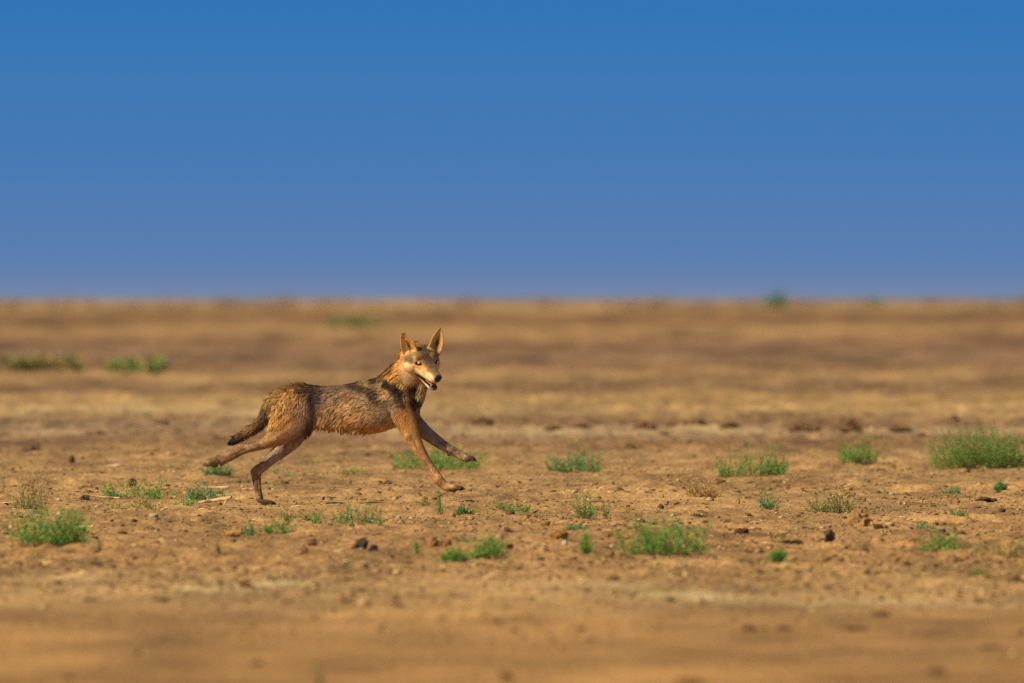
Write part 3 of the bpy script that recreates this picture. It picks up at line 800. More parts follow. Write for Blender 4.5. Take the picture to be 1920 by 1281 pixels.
for q in range(46):
    px = rng.uniform(512, 574)
    yt = np.interp(px, [503, 513, 537, 566, 580], [753, 743, 731, 723.5, 724])
    tuft(px, yt + 2, rng.uniform(-4, 16), -1, rng.uniform(-1.3, -.1), rng.uniform(9, 19), 7, 2.0)
for q in range(40):
    t_ = rng.random(); px = 512 - 70 * t_
    yt = np.interp(px, [440, 455, 472, 488, 498, 506, 516], [822, 812, 800, 787, 770, 752, 742])
    tuft(px, yt, rng.uniform(-2, 8), -1, rng.uniform(-.2, .8), rng.uniform(8, 15), 12, 2.4)
for q in range(26):
    px = rng.uniform(705, 760); yt = np.interp(px, [700, 716, 736, 755, 765], [712, 705, 688, 671, 664])
    tuft(px, yt + 3, rng.uniform(-4, 14), -1, rng.uniform(-.1, .6), rng.uniform(7, 12), 12, 2.6)
tu = link('fur_tufts', new_mesh('fur_tufts', np.array(tv), np.array(tf), np.clip(np.array(tcl), .004, .8), True, M_fur), wolf)
tu['kind'] = 'stuff'

# eyes, nose, mouth, claws
def sphere_me(name, r, seg=24, ring=16, mat=None, colf=None, scale=(1, 1, 1)):
    bm = bmesh.new(); bmesh.ops.create_uvsphere(bm, u_segments=seg, v_segments=ring, radius=r)
    for v in bm.verts: v.co = Vector((v.co.x * scale[0], v.co.y * scale[1], v.co.z * scale[2]))
    me = bpy.data.meshes.new(name); bm.to_mesh(me); bm.free()
    me.polygons.foreach_set('use_smooth', np.ones(len(me.polygons), bool))
    if mat: me.materials.append(mat)
    if colf is not None:
        c = np.empty(len(me.vertices) * 3, np.float32); me.vertices.foreach_get('co', c); set_col(me, colf(c.reshape(-1, 3)))
    return me
def dir3(v): return Vector((v[0], -v[2], -v[1]))
def eyecol(c):
    a = np.arccos(np.clip(c[:, 2] / np.linalg.norm(c, axis=1), -1, 1))
    o = np.tile(lin((40, 28, 20)), (len(c), 1))
    o[a < .95] = lin((222, 170, 78)); o[a < .30] = lin((10, 8, 8))
    return o
eme = sphere_me('eye', 4.5 * S, 24, 32, M_eye, eyecol)
for ex, sd in zip(EYE, (-1, 1)):
    o = link('eye', eme, wolf)
    p = hp((ex[0] - 1.2, ex[1] - sd * 1.2, ex[2]))[0]
    o.location = wp(p)[0] - foot
    o.rotation_euler = dir3(Fv * .85 + Lv * sd * .45).to_track_quat('Z', 'Y').to_euler()
# nose: rounded pad with two nostril hollows
bm = bmesh.new(); bmesh.ops.create_icosphere(bm, subdivisions=4, radius=1)
for v in bm.verts:
    f, l, u = v.co
    l2 = l * (7.2 if u > 0 else 6.0); u2 = u * (5.6 if u > 0 else 6.4); f2 = f * 4.6
    for s in (-1, 1):
        q = ((l2 - s * 3.6) / 1.7) ** 2 + ((u2 + .4) / 1.6) ** 2
        if f > 0: f2 -= 2.4 * math.exp(-q)
    if f > 0 and u2 < 0: f2 -= .9 * math.exp(-(l2 / .8) ** 2)
    p = hp((53.5 + f2, l2, -9.5 + u2))[0]
    v.co = Vector(wp(p)[0] - foot)
bmesh.ops.recalc_face_normals(bm, faces=bm.faces)
me = bpy.data.meshes.new('nose'); bm.to_mesh(me); bm.free(); me.materials.append(M_nose)
me.polygons.foreach_set('use_smooth', np.ones(len(me.polygons), bool))
link('nose', me, wolf)
def head_part(name, rs, mat):
    s2 = Shells()
    a = catmull(rs, 4)
    s2.rings([hp(np.stack([np.full(24, q[0]), np.sin(TH) * q[3], q[1] + np.cos(TH) * q[2]], -1)) for q in a])
    me = bpy.data.meshes.new(name); me.from_pydata((wp(np.vstack(s2.v)) - foot).tolist(), [], s2.f)
    me.polygons.foreach_set('use_smooth', np.ones(len(me.polygons), bool)); me.materials.append(mat)
    return link(name, me, wolf)
head_part('tongue', [(6, -25, 1.0, 8), (20, -25.6, 1.2, 7.6), (32, -26.8, 1.3, 6.2), (38, -27.6, 1.0, 4.4), (41, -28, .5, 2)], M_tongue)
for (f, l, u, ln, dn) in ((43, 6.6, -20.0, 4.2, -1), (43, -6.6, -20.0, 4.2, -1), (40, 4.8, -30.0, 3.8, 1), (40, -4.8, -30.0, 3.8, 1)):
    s2 = Shells(); s2.rings([hp(np.stack([f + np.cos(TH) * 0.8 * t, l + np.sin(TH) * 0.8 * t, np.full(24, u + dn * ln * q)], -1)) for q, t in ((0, 1), (.5, .75), (1, .12))])
    me = bpy.data.meshes.new('tooth'); me.from_pydata((wp(np.vstack(s2.v)) - foot).tolist(), [], s2.f); me.materials.append(M_tooth)
    link('tooth', me, wolf)
for tp, dv in claws:
    s2 = Shells(); o1 = np.cross(dv, (0, 0, 1.0)); o1 /= np.linalg.norm(o1); o2 = np.cross(dv, o1)
    s2.rings([tp - dv * 1 + dv * 5.0 * q + np.array((0, 1.0, 0)) * q * q * 1.2 + (np.cos(TH)[:, None] * o1 + np.sin(TH)[:, None] * o2) * 1.3 * t for q, t in ((0, 1), (.5, .8), (1, .1))])
    me = bpy.data.meshes.new('claw'); me.from_pydata((wp(np.vstack(s2.v)) - foot).tolist(), [], s2.f); me.materials.append(M_claw)
    link('claw', me, wolf)

# ------------------------------------------------------------------ plants
GREENS = {'green': ((68, 126, 44), (118, 164, 64)), 'blue': ((60, 116, 60), (98, 152, 82)), 'olive': ((108, 118, 56), (150, 146, 78)), 'dry': ((146, 118, 62), (182, 146, 82)),
          'dead': ((138, 102, 68), (168, 126, 82)), 'faroff': ((104, 124, 60), (130, 142, 76)), 'horiz': ((140, 106, 74), (164, 126, 88)), 'dull': ((112, 116, 64), (140, 132, 76))}

def plant(name, label, cat, px, py, wpx, hpx, style='leafy', tone='green', n=None, group=None, seed=0, loc=None, size=None):
    r = np.random.default_rng(1000 + seed)
    if loc is None:
        loc = spot(px, py); k = mpp(loc.y)
        Wm, Hm = wpx * k * 1.08, hpx * k * 1.12
    else:
        Wm, Hm = size
    root_ = thing(name, label, cat, (loc.x, loc.y, loc.z - 0.004), group)
    par = {'leafy': (120, 1.05, 16, .020, .0042), 'dense': (150, 1.0, 20, .022, .0046), 'sparse': (40, 1.15, 16, .018, .0038), 'spiky': (140, .75, 7, .040, .0042),
           'sprig': (9, .4, 18, .016, .0036), 'low': (45, 1.25, 9, .018, .0044), 'wisp': (22, 1.0, 0, .0, .003), 'far': (60, .9, 8, .16, .06)}[style]
    ns, lean, nl, ll, lw_ = par
    if style in ('dense', 'leafy', 'spiky', 'low'): ns = int(ns * min(3.2, max(.6, Wm * Hm / .055)))
    if n: ns = n
    lo, hi = lin(GREENS[tone][0]), lin(GREENS[tone][1])
    sv, sf, scol, lv, lf, lcol = [], [], [], [], [], []
    nh = 4 if style == 'sparse' else (1 if ns < 10 else max(4, min(9, ns // 12)))
    hub = [((((k_ + .5) / nh - .5) * .72 + r.normal() * .12) * Wm, r.normal() * .22 * Wm) for k_ in range(nh)]
    r.shuffle(hub)
    for i in range(ns):
        hx, hy = hub[int(r.random() ** 1.4 * len(hub))] if nh > 1 else hub[0]
        bx, by = hx + r.normal() * .09 * Wm, hy + r.normal() * .09 * Wm
        bx = max(-.46 * Wm, min(.46 * Wm, bx)); by = max(-.5 * Wm, min(.5 * Wm, by))
        a = r.uniform(0, 2 * math.pi)
        ln_ = Hm * (r.uniform(.25, 1.15) if r.random() < .85 else r.uniform(1.0, 1.4)) * (1 - .45 * min(1, abs(hx) / (.5 * Wm + 1e-6)) ** 2)
        out = lean * r.uniform(.1, 1.25) * min(Wm * .40, Hm * 1.5)
        ex = bx + math.cos(a) * out; ey = by + math.sin(a) * out
        ex = max(-.56 * Wm, min(.56 * Wm, ex))
        ez = ln_ * (1 - .35 * (out / (Wm * .5 + 1e-6)) ** 2)
        if style == 'wisp': ez = ln_ * r.uniform(.3, 1)
        m1 = np.array((bx * .75 + ex * .25 + r.normal() * .04 * Wm * .3, by * .75 + ey * .25, ez * .42))
        p0, p2 = np.array((bx, by, -.006)), np.array((ex, ey, ez))
        sr = (.0016 if style != 'far' else .012) * (1.0 if style != 'wisp' else .8)
        t_ = np.linspace(0, 1, 5)[:, None]
        pts = (1 - t_) ** 2 * p0 + 2 * t_ * (1 - t_) * m1 + t_ ** 2 * p2
        o = len(sv)
        tcol = r.random()
        for q, p in enumerate(pts):
            rr = sr * (1 - .75 * q / 4)
            for aa in (0, 2.094, 4.189):
                sv.append(p + np.array((math.cos(aa), math.sin(aa), 0)) * rr)
                st = lin((150, 116, 70)) * (1 - q / 4) + (lo if nl else hi) * (q / 4)
                scol.append(st * (.8 + .4 * tcol))
        for q in range(4):
            for z in range(3):
                sf.append((o + q * 3 + z, o + q * 3 + (z + 1) % 3, o + q * 3 + 3 + (z + 1) % 3, o + q * 3 + 3 + z))
        if nl:
            drystem = r.random() < .08
            t = r.uniform(.18, 1.0, (nl, 1))
            p = (1 - t) ** 2 * p0 + 2 * t * (1 - t) * m1 + t * t * p2
            tg = 2 * (1 - t) * (m1 - p0) + 2 * t * (p2 - m1); tg /= np.linalg.norm(tg, axis=1)[:, None] + 1e-9
            rd = r.normal(size=(nl, 3)); rd -= tg * (rd * tg).sum(1)[:, None]; rd /= np.linalg.norm(rd, axis=1)[:, None]
            dv = tg * r.uniform(.5, 1.0, (nl, 1)) + rd * r.uniform(.35, .9, (nl, 1)); dv /= np.linalg.norm(dv, axis=1)[:, None]
            sd = np.cross(dv, r.normal(size=(nl, 3))); sd /= np.linalg.norm(sd, axis=1)[:, None] + 1e-9
            l_ = ll * r.uniform(.6, 1.25, (nl, 1)) * (1.1 - .4 * t); w2 = lw_ * .5 * r.uniform(.7, 1.2, (nl, 1))
            up = np.cross(sd, dv) * w2 * .5
            lv.append(np.stack([p, p + dv * l_ * .45 + sd * w2 + up, p + dv * l_, p + dv * l_ * .45 - sd * w2 + up], 1).reshape(-1, 3))
            cc = (lo + (hi - lo) * np.clip(.55 * tcol + .45 * r.random((nl, 1)), 0, 1)) * r.uniform(.8, 1.15, (nl, 1))
            dr = (r.random((nl, 1)) < .10) | drystem
            cc = np.where(dr, lin((178, 148, 84)), cc)
            lcol.append(np.repeat(cc, 4, 0))
    if lv:
        lv = np.concatenate(lv); lcol = np.concatenate(lcol); lf = np.arange(len(lv)).reshape(-1, 4)
    st = link('stems', new_mesh('stems', sv, np.array(sf), np.clip(np.array(scol) * .8, .01, .7), True, M_stem), root_)
    st['kind'] = 'stuff'
    if len(lf):
        le = link('leaves', new_mesh('leaves', lv, lf, np.clip(np.array(lcol) * 1.28, .01, .7), False, M_leaf), root_)
        le['kind'] = 'stuff'
    return root_

PL = [  # label, px, py, w, h, style, tone
    ('big bushy green clump next to a short pale stick lying flat', 88, 1022, 150, 66, 'dense', 'green'),
    ('thin wiry half dry sprig standing over a flat green mat', 57, 956, 66, 62, 'sparse', 'olive'),
    ('flat green mat with pale stones on it below the wiry sprig', 85, 968, 96, 16, 'low', 'blue'),
    ('loose spreading green clump with dry twigs in front', 262, 936, 116, 36, 'leafy', 'green'),
    ('low twiggy olive clump in front of the loose spreading clump', 255, 956, 100, 22, 'sparse', 'olive'),
    ('green tuft behind the forked pale driftwood stick', 392, 940, 70, 30, 'leafy', 'blue'),
    ('low green tuft at the broken end of the driftwood stick', 350, 947, 46, 18, 'low', 'green'),
    ('soft green tuft beneath the lifted hind paw of the wolf', 410, 889, 52, 24, 'leafy', 'blue'),
    ('small flat green tuft just ahead of the planted hind leg', 526, 892, 46, 15, 'low', 'blue'),
    ('flat green tuft beneath the belly of the wolf', 648, 891, 70, 18, 'low', 'green'),
    ('wide soft green bush behind the forelegs of the wolf', 822, 881, 148, 38, 'dense', 'green'),
    ('compact dark green bush beside a mat of dead brown stalks', 1080, 886, 94, 38, 'dense', 'blue'),
    ('two lobed soft green bush between dead stalks and a spiky bush', 1408, 894, 112, 56, 'leafy', 'green'),
    ('spiky green bush with long thin shoots beside the largest bush', 1614, 876, 92, 42, 'spiky', 'green'),
    ('largest tall dense green bush on the plain', 1842, 879, 172, 72, 'dense', 'green'),
    ('small blue green tuft in front of the largest bush', 1782, 921, 32, 13, 'low', 'blue'),
    ('tiny rounded green tuft alone in front of the largest bush', 1876, 922, 18, 14, 'leafy', 'blue'),
    ('yellowing low tuft with hardly any green', 1321, 931, 62, 24, 'leafy', 'dry'),
    ('short green tuft with one leaning side shoot', 1436, 954, 54, 30, 'sparse', 'blue'),
    ('twin stemmed open green clump beside the leaning tuft', 1562, 962, 84, 44, 'leafy', 'olive'),
    ('upright sparse green plant above a low green sprig', 1106, 976, 62, 52, 'sparse', 'green'),
    ('low green sprig at the foot of the upright sparse plant', 1090, 995, 46, 15, 'low', 'blue'),
    ('broad feathery green clump beside pale pebbles', 1240, 1042, 152, 66, 'dense', 'green'),
    ('small upright green sprig between white pebbles and the feathery clump', 1100, 1039, 32, 36, 'sparse', 'green'),
    ('small round green tuft alone on bare ground', 1456, 1053, 30, 22, 'leafy', 'green'),
    ('wide open green clump near scattered yellow straw', 1776, 1031, 86, 38, 'leafy', 'green'),
    ('straggling thin green weeds among yellow straw', 1878, 1047, 98, 38, 'sparse', 'olive'),
    ('little green tuft behind the wide open clump', 1796, 977, 30, 16, 'low', 'blue'),
    ('little grey green tuft beside dry straw', 1736, 992, 28, 14, 'low', 'blue'),
    ('faint green tuft in smooth sand beside straggling weeds', 1838, 1082, 40, 18, 'low', 'olive'),
    ('thin upright green weed with several loose sprigs', 622, 982, 64, 44, 'sparse', 'green'),
    ('green weed with upright shoots beside the loose sprigs', 686, 987, 60, 44, 'sparse', 'blue'),
    ('low olive weed among crumbs of straw', 556, 978, 52, 28, 'sparse', 'olive'),
    ('low green weed behind the rounded clod', 470, 1003, 40, 22, 'low', 'blue'),
    ('thin creeping green weed between two clumps of sprigs', 525, 1000, 46, 30, 'sparse', 'green'),
    ('upright green tuft with a brown clod against it', 916, 1042, 58, 38, 'spiky', 'green'),
    ('low bright green tuft in front of the upright tuft', 852, 1053, 42, 22, 'leafy', 'green'),
    ('small creeping green sprig behind crumbly clods', 874, 1022, 34, 16, 'low', 'blue'),
    ('slender green shoot in front of the leading forepaw', 826, 966, 30, 40, 'sprig', 'green'),
    ('short green shoot beside the slender shoot', 799, 956, 18, 22, 'sprig', 'olive'),
    ('low green sprig beside bare brown twigs', 869, 962, 30, 18, 'sparse', 'blue'),
    ('creeping green sprig behind bare brown twigs', 956, 962, 62, 22, 'sparse', 'green'),
    ('hazy thin green shoot beside the big bushy clump', 181, 1040, 22, 44, 'sprig', 'olive'),
    ('faint thin shoot alone in the smooth sand', 411, 1040, 20, 26, 'sprig', 'olive'),
    ('faint thin shoot beside the dark dung lumps', 781, 1038, 20, 26, 'sprig', 'green'),
    ('blurred green sprig alone on the smooth sand', 604, 1292, 24, 44, 'sprig', 'olive'),
]
for i, (lb, px, py, w_, h_, stl, tone) in enumerate(PL):
    plant('saltbush', lb, 'plant', px, py, w_, h_, stl, tone, group='low green plants on the plain', seed=i)

DRY = [('wisp of yellow dry grass beside the planted hind paw', 478, 962, 50, 22), ('wisp of yellow straw beside a dark lump of earth', 1508, 1012, 56, 30),
       ('wisp of dry grass in the sand before the wide open clump', 1660, 1052, 50, 30), ('dry straw wisp at the foot of the feathery clump', 1170, 1046, 40, 16),
       ('dry grass wisp beside the low olive weed', 590, 975, 60, 22), ('bare brown twigs between two creeping sprigs', 905, 965, 60, 44),
       ('mat of dead brown stalks beside the compact dark bush', 1180, 882, 130, 20), ('dead brown stalks behind the yellowing low tuft', 1275, 900, 90, 26),
       ('pale dry grass wisp behind the lifted forepaw', 935, 868, 90, 26), ('dry grass wisp on the rise beside the largest bush', 1720, 880, 120, 30),
       ('dry grey twigs behind the wiry sprig', 75, 905, 110, 30), ('dry straw wisp among the straggling weeds', 1830, 1040, 70, 22),
       ('pale straw wisp behind the little grey green tuft', 1700, 975, 60, 16), ('bare dry wisp beside the upright sparse plant', 1160, 978, 44, 24)]
for i, (lb, px, py, w_, h_) in enumerate(DRY):
    dead = ('brown' in lb) or ('grey' in lb)
    plant('dry_grass', lb, 'dry grass', px, py, w_, h_, 'wisp', 'dead' if dead else 'dry', n=34 if w_ > 80 else 20, group='wisps of dry grass', seed=200 + i)

FAR = [('dull green shrub far out beside a brighter one', 78, 702, 128, 22, 'dull'), ('rounded bright green shrub far out on the brown plain', 265, 702, 120, 20, 'faroff'),
       ('long low green shrub far behind the ears of the wolf', 664, 619, 112, 20, 'faroff'), ('dark green bush standing on the horizon', 1459, 578, 46, 29, 'blue'),
       ('small faint green bush on the horizon beside the dark one', 1640, 574, 34, 14, 'green')]
for i, (lb, px, py, w_, h_, tone) in enumerate(FAR):
    d = KV / (py - HOR); k = mpp(d); x = (px - 960) * k
    plant('distant_shrub', lb, 'shrub', 0, 0, 0, 0, 'far', tone, n=300 if py < 600 and w_ < 60 else 70, group='green shrubs far out on the plain', seed=300 + i, loc=Vector((x, d, gz(x, d))), size=(w_ * k, h_ * k * 1.1))
rs = np.random.default_rng(5)
for i in range(34):
    px = -60 + i * 61 + rs.uniform(-55, 55); py = rs.uniform(573, 582)
    d = KV / (py - HOR); k = mpp(d); x = (px - 960) * k
    top = rs.uniform(548, 561) if i not in (3, 6, 14, 22, 29) else rs.uniform(540, 547)
    plant('dry_shrub', 'brown dry shrub in the blurred row along the horizon', 'shrub', 0, 0, 0, 0, 'far', 'horiz', n=56, group='dry shrubs along the horizon', seed=400 + i,
          loc=Vector((x, d, gz(x, d))), size=(rs.uniform(34, 80) * k, (py - top) * k))

# ------------------------------------------------------------------ clods, stones, sticks
def lump_mesh(name, seed, sub=3, rough=.35, flat=.7):
    bm = bmesh.new(); bmesh.ops.create_icosphere(bm, subdivisions=sub, radius=1)
    c = np.array([v.co[:] for v in bm.verts])
    n = (noise3(c + seed * 3.1, 1.3, seed) - .5) * rough * 2 + (noise3(c + seed, 3.4, seed + 3) - .5) * rough + (noise3(c, 7.0, seed + 5) - .5) * rough * .9
    c2 = c * (1 + n)[:, None]; c2[:, 2] *= flat
    for v, q in zip(bm.verts, c2): v.co = Vector(q)
    me = bpy.data.meshes.new(name); bm.to_mesh(me); bm.free()
    me.polygons.foreach_set('use_smooth', np.full(len(me.polygons), rough < .3))
    return me, c2
def lump(name, label, cat, px, py, wpx, hpx, rgb, rough=.35, group=None, seed=0):
    p = spot(px, py); k = mpp(p.y)
    me, c2 = lump_mesh(name, seed, 3, rough, 1.0)
    cc = lin(rgb) * (1 + (noise3(c2 + 5, 4.0, seed) - .5)[:, None] * .6) * .82 * np.array((.9, 1.0, .95))
    set_col(me, np.clip(cc, .01, .7)); me.materials.append(M_clod)
    o = link(name, me)
    o.scale = (wpx * k / 2, wpx * k / 2 * .9, hpx * k * .62)
    o.location = (p.x, p.y, p.z + hpx * k * .28)
    o.rotation_euler = (0, 0, seed * 1.7)
    return tag(o, label, cat, group)
CL = [('dark grey brown dung lump with a cracked top', 678, 1031, 26, 22, (98, 78, 62)), ('smooth dark dung lump lying against the cracked one', 700, 1032, 19, 14, (86, 70, 60)),
      ('rounded tan clod beside the low green weed', 443, 1008, 24, 20, (186, 134, 78)), ('upright small clod alone in smooth sand', 570, 1036, 18, 20, (152, 108, 66)),
      ('brown clod against the upright green tuft', 946, 1038, 26, 18, (140, 92, 52)), ('crumbly brown clod behind the low bright tuft', 812, 1026, 24, 18, (164, 114, 68)),
      ('small crumbly clod beside the crumbly brown one', 838, 1028, 18, 12, (150, 102, 60)), ('brown mound of earth sheltering a white pebble', 1052, 1020, 36, 24, (158, 108, 62)),
      ('peaked tan clod with a dark cracked side', 1613, 988, 34, 30, (176, 128, 78)), ('small dark clod beside the peaked tan one', 1648, 992, 18, 10, (92, 66, 46)),
      ('dark upright lump of cracked earth beside yellow straw', 1554, 1018, 22, 24, (104, 80, 60)), ('low dark clod behind the yellow straw', 1480, 1020, 36, 10, (84, 62, 44)),
      ('dark thin clod with a lifted edge', 1390, 1000, 26, 10, (96, 68, 44)), ('dark low ridge of earth in front of the largest bush', 1850, 942, 40, 9, (92, 66, 46)),
      ('small brown clod on the bare ground before the bare twigs', 952, 1004, 16, 10, (112, 78, 50)), ('dark crumb of earth beside the pale stick', 158, 942, 16, 10, (104, 78, 56)),
      ('brown peaked clod behind the loose spreading clump', 247, 912, 16, 16, (120, 84, 54))]
for i, (lb, px, py, w_, h_, c) in enumerate(CL):
    lump('dung' if 'dung' in lb else 'dirt_clod', lb, 'dung' if 'dung' in lb else 'clod', px, py, w_, h_, tuple(min(255, q * (1.0 if 'dung' in lb else 1.14)) for q in c), .6, 'clods of dry earth' if 'dung' not in lb else 'dung lumps', 20 + i)
ST = [('white round pebble tucked under the brown mound', 1059, 1027, 15, 13, (226, 204, 166)), ('pale pebble in front of the brown mound', 1005, 1028, 13, 10, (216, 190, 148)), ('small pale pebble beside the pale one', 1018, 1029, 11, 8, (208, 180, 136)),
      ('pale pebble at the edge of the feathery clump', 1148, 1028, 12, 9, (214, 186, 140)), ('cream stone alone on bare ground near the loose clump', 288, 974, 20, 10, (216, 180, 124)), ('pale stone resting in the flat green mat', 112, 966, 12, 10, (222, 196, 150)), ('small pale stone at the end of the flat mat', 50, 971, 14, 6, (214, 188, 148)),
      ('cream pebble beside the thin upright weed', 748, 972, 9, 7, (216, 190, 140)), ('orange tan pebble behind the leaning tuft', 1472, 908, 10, 9, (216, 168, 110)), ('pale pebble at the foot of the spiky bush', 1616, 897, 18, 8, (200, 160, 116)),
      ('tiny white pebble near the low green sprig', 998, 978, 6, 4, (220, 200, 170)), ('tan pebble beside the twin stemmed clump', 1686, 946, 9, 9, (206, 160, 110)), ('pale chip of stone near the tan pebble', 1672, 928, 13, 5, (212, 178, 132))]
for i, (lb, px, py, w_, h_, c) in enumerate(ST):
    lump('pebble', lb, 'pebble', px, py, w_, h_, c, .16, 'pale pebbles', 60 + i)
xs = np.random.default_rng(9)
for i, (px, py, w_, h_) in enumerate([(1500, 812, 40, 20), (1525, 810, 26, 16), (1598, 812, 38, 26), (1572, 810, 26, 12), (1690, 815, 40, 10), (1730, 820, 24, 12), (1205, 808, 30, 14), (1225, 810, 18, 12), (1092, 808, 26, 12), (1035, 806, 30, 12),
                                      (1310, 806, 34, 20), (1285, 806, 26, 14), (1365, 805, 28, 14), (1180, 843, 22, 12), (905, 800, 34, 14), (185, 816, 40, 10), (133, 868, 12, 12), (1785, 795, 30, 20), (60, 845, 36, 12), (300, 800, 30, 10), (1262, 806, 20, 10)]):
    lump('dirt_clod', 'blurred dark clod in the ridge of turned earth behind the wolf', 'clod', px, py, w_, h_, (140, 100, 66), .6, 'clods in the far ridge', 90 + i)

for i, (px, py, w_, h_) in enumerate([(1257, 1128, 22, 9), (1650, 1156, 54, 10), (1404, 1183, 40, 9), (1468, 1182, 46, 9), (1600, 1182, 70, 9), (1752, 1264, 54, 14), (950, 1276, 40, 14), (1090, 1182, 34, 8), (300, 1128, 60, 6), (170, 1128, 40, 6), (540, 1130, 34, 6), (1290, 1284, 70, 12), (130, 1276, 30, 8), (1860, 1215, 70, 6)]):
    lump('dirt_clod', 'blurred low clod half sunk in the smooth sand before the weeds', 'clod', px, py, w_ * .62, h_, (138, 98, 62), .6, 'clods sunk in the smooth sand', 130 + i)

def tube(pts, rad, nseg=10):
    s2 = Shells(); a = catmull([(*p, r) for p, r in zip(pts, rad)], 5)
    t = np.gradient(a[:, :3], axis=0); t /= np.linalg.norm(t, axis=1)[:, None]
    n1 = np.cross(t, (0, 1.0, .2)); n1 /= np.linalg.norm(n1, axis=1)[:, None]; n2 = np.cross(t, n1)
    th = np.linspace(0, 2 * math.pi, 24, endpoint=False)
    s2.rings([a[i, :3] + a[i, 3] * (np.cos(th)[:, None] * n1[i] + np.sin(th)[:, None] * n2[i]) for i in range(len(a))])
    return np.vstack(s2.v), s2.f
def stick(name, label, p0px, p1px, base, lift, thick, rgb, fork=None):
    b = spot(*base); k = mpp(b.y)
    x0, x1 = (p0px - base[0]) * k, (p1px - base[0]) * k
    N = 6
    pts = [(x0 + (x1 - x0) * t, xs.normal() * .01, lift[0] * k * (1 - t) + lift[1] * k * t + thick * k * .5 + xs.normal() * thick * k * .06) for t in np.linspace(0, 1, N)]
    v, f = tube(pts, [thick * k * .5 * q for q in (.35, .75, .9, .95, 1.0, .85)])
    v = v + (noise3(v * 40, 1, 3) - .5)[:, None] * thick * k * .12
    c = lin(rgb) * (1 + (noise3(v * np.array((12, 90, 90)), 1, 8) - .5)[:, None] * .5)
    rt = thing(name, label, 'stick', b)
    link('shaft', new_mesh('shaft', v, f, np.clip(c * .9, .01, .7), True, M_straw), rt)
    if fork:
        fx, fz, tx, tz = fork
        v, f = tube([((fx - base[0]) * k, -.004, fz * k), ((fx * .5 + tx * .5 - base[0] - 2) * k, -.014, (fz * .55 + tz * .45) * k), ((tx - base[0]) * k, -.02, tz * k)], [thick * k * .32, thick * k * .25, thick * k * .12])
        link('side_branch', new_mesh('side_branch', v, f, np.tile(lin(rgb) * .9, (len(v), 1)), True, M_straw), rt)
    return rt
stick('driftwood_stick', 'forked pale driftwood stick with a raised thick end beside green tufts', 370, 434, (400, 948), (1, 11), 7.5, (206, 164, 110), (430, 14, 420, -1))
stick('dry_stick', 'short pale stick lying flat beside the big bushy clump', 134, 176, (155, 984), (0, 2), 4, (222, 184, 130))
stick('dry_stick', 'thin pale twig lying on the ridge behind the loose clump', 188, 228, (208, 878), (0, 5), 4, (214, 174, 120))
stick('dry_stick', 'long pale stick behind the driftwood, nearly buried', 376, 430, (403, 918), (1, 1), 5.5, (208, 166, 114))
stick('dry_stick', 'pale dry stalk beside the loose spreading clump', 165, 225, (195, 936), (4, 0), 4, (200, 158, 104))
stick('dry_stick', 'pale splinter of wood near the feathery clump', 1196, 1218, (1207, 980), (5, 0), 5, (214, 178, 120))
stick('dry_stick', 'pale stalk lying beside the far hind leg', 440, 474, (457, 917), (0, 0), 4, (196, 154, 106))

# loose crumbs, straw and chips strewn over the ground: nobody could count them
ico = bmesh.new(); bmesh.ops.create_icosphere(ico, subdivisions=1, radius=1)
IV = np.array([v.co[:] for v in ico.verts]); IF = np.array([[v.index for v in f.verts] for f in ico.faces]); ico.free()
def strew(n, d0, d1, seed):
    r = np.random.default_rng(seed)
    d = KV / r.uniform(KV / d1, KV / d0, n)            # even over the grazing view of the plain
    d = np.where(r.random(n) < .5, d, r.uniform(d0, d1, n))
    x = r.uniform(-4.6, 4.6, n) * d / D0
    return r, x, d, relief(x, d)
r, x, d, z = strew(22000, 41, 125, 77)
clump = fbm2(x / .8, d / 2.4, 23, 2)
ok = r.random(len(x)) < (sstep(.3, .65, clump) * .8 + .2) * (.12 + .88 * sstep(47, 60, d + (clump - .5) * 22))
x, d, z = x[ok], d[ok], z[ok]; n = len(x)
size = np.clip(.0036 * np.exp(r.normal(0, .66, n)), .0015, .019)
jit = 1 + r.uniform(-.32, .32, (n, len(IV)))
cv = IV[None] * jit[..., None] * size[:, None, None] * r.uniform(.7, 1.5, (n, 1, 3)) * np.array((1.25, 1.1, .8))
cv = cv + np.stack([x, d, z + size * .3], -1)[:, None]
cf = (IF[None] + (np.arange(n) * len(IV))[:, None, None]).reshape(-1, 3)
tone = r.random(n)
cc = np.where((tone < .35)[:, None], lin((112, 78, 50)), np.where((tone < .9)[:, None], lin((172, 124, 76)), lin((206, 168, 116)))) * r.uniform(.7, 1.15, n)[:, None] * .86 * np.array((.93, 1.02, .95))
crumbs = link('soil_crumbs', new_mesh('soil_crumbs', cv.reshape(-1, 3), cf, np.repeat(cc, len(IV), 0), False, M_clod))
tag(crumbs, 'scattered crumbs and small clods of dry brown earth over the plain', 'debris', kind='stuff')

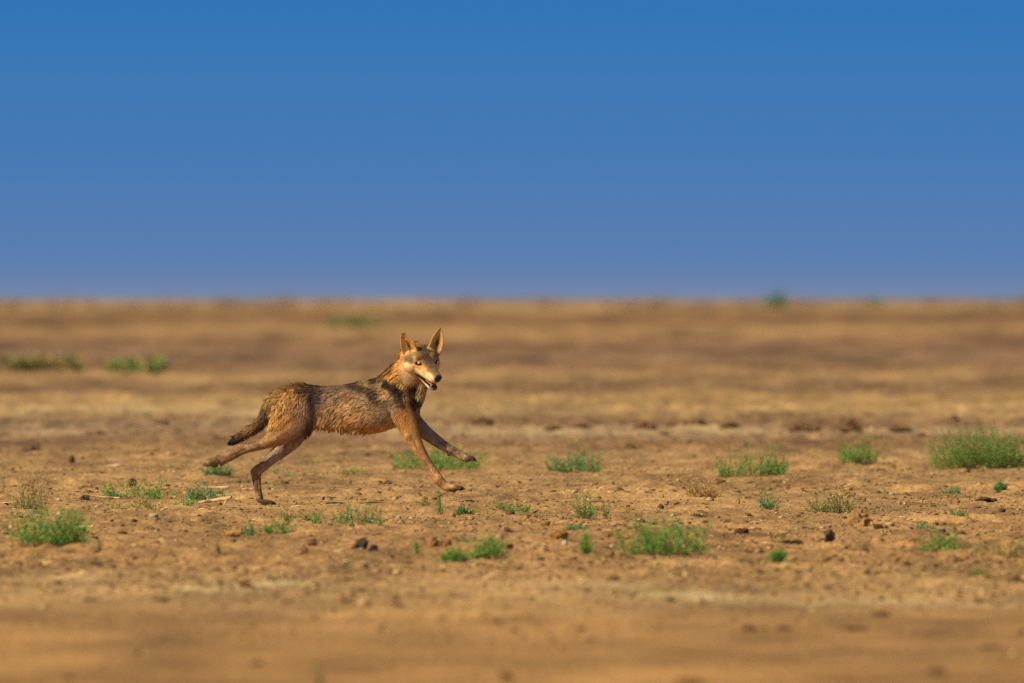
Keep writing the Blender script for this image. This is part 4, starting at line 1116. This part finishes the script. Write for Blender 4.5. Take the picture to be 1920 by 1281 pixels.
def blades(name, label, n, d0, d1, seed, lmin, lmax, wid, colors, tilt, cat):
    r, x, d, z = strew(n, d0, d1, seed)
    ok = r.random(n) < sstep(.25, .7, fbm2(x / 1.2, d / 3.0, 29, 2)) * .85 + .15
    x, d, z = x[ok], d[ok], z[ok]; n = len(x)
    a = r.uniform(0, 2 * math.pi, n); L = r.uniform(lmin, lmax, n) * r.uniform(.5, 1, n); e = np.abs(r.normal(0, tilt, n))
    dv = np.stack([np.cos(a) * np.cos(e), np.sin(a) * np.cos(e), np.sin(e)], -1)
    sd = np.stack([-np.sin(a), np.cos(a), np.zeros(n)], -1) * .5 + np.array((0, 0, .87))
    c = np.stack([x, d, z + .002], -1)
    w = wid * r.uniform(.5, 1.4, n)
    bend = np.stack([r.normal(0, .12, n) * L, r.normal(0, .12, n) * L, np.abs(r.normal(0, .08, n)) * L], -1)
    p0, p1, p2 = c, c + dv * (L * .5)[:, None] + bend, c + dv * L[:, None]
    vv = np.stack([p0 - sd * w[:, None] * .5, p0 + sd * w[:, None] * .5, p1 - sd * w[:, None] * .5, p1 + sd * w[:, None] * .5, p2], 1)
    k = (np.arange(n) * 5)[:, None]
    ff = np.concatenate([k + np.array([0, 1, 3]), k + np.array([0, 3, 2]), k + np.array([2, 3, 4])])
    cs = np.array([lin(q) for q in colors])[r.integers(0, len(colors), n)] * r.uniform(.75, 1.15, n)[:, None]
    o = link(name, new_mesh(name, vv.reshape(-1, 3), ff, np.repeat(cs, 5, 0), False, M_straw))
    return tag(o, label, cat, kind='stuff')
# flakes of broken crust
OV = np.array([(1, 0, 0), (-1, 0, 0), (0, 1, 0), (0, -1, 0), (0, 0, 1), (0, 0, -1)], float)
OF = np.array([(0, 2, 4), (2, 1, 4), (1, 3, 4), (3, 0, 4), (2, 0, 5), (1, 2, 5), (3, 1, 5), (0, 3, 5)])
r, x, d, z = strew(75000, 44, 122, 79)
cl2 = fbm2(x / 1.3, d / 4.0, 27, 3)
ok = r.random(len(x)) < (sstep(.3, .62, cl2) * .85 + .15) * (.06 + .94 * sstep(48, 62, d + (cl2 - .5) * 20))
x, d, z = x[ok], d[ok], z[ok]; n = len(x)
size = np.clip(.0042 * np.exp(r.normal(0, .5, n)), .0016, .016)
fl_ = OV[None] * (1 + r.uniform(-.4, .4, (n, 6)))[..., None] * size[:, None, None] * np.stack([r.uniform(.8, 2.4, n), r.uniform(.8, 2, n), r.uniform(.25, .8, n)], -1)[:, None]
ta = r.normal(0, .35, n)
fx_, fz_ = fl_[..., 0].copy(), fl_[..., 2].copy()
fl_[..., 0] = fx_ * np.cos(ta)[:, None] - fz_ * np.sin(ta)[:, None]; fl_[..., 2] = fx_ * np.sin(ta)[:, None] + fz_ * np.cos(ta)[:, None]
fl_ = fl_ + np.stack([x, d, z + size * .15], -1)[:, None]
t_ = r.random(n)
cc = np.where((t_ < .40)[:, None], lin((96, 68, 44)), np.where((t_ < .82)[:, None], lin((170, 124, 76)), lin((212, 170, 112)))) * r.uniform(.65, 1.2, n)[:, None] * .85 * np.array((.94, 1.02, .95))
fo = link('crust_flakes', new_mesh('crust_flakes', fl_.reshape(-1, 3), (OF[None] + (np.arange(n) * 6)[:, None, None]).reshape(-1, 3), np.repeat(cc, 6, 0), False, M_clod))
tag(fo, 'thin broken flakes of dried soil crust covering the plain', 'debris', kind='stuff')

blades('dry_straw', 'broken yellow straw and bits of dry grass strewn over the earth', 6500, 52, 122, 91, .02, .085, .0032, [(206, 164, 96), (188, 140, 76), (220, 182, 120), (160, 116, 66)], .22, 'straw')
blades('leaf_litter', 'dark curled chips and dead leaf bits on the earth', 2600, 52, 122, 93, .01, .04, .009, [(84, 60, 40), (112, 80, 50), (70, 50, 36)], .25, 'litter')
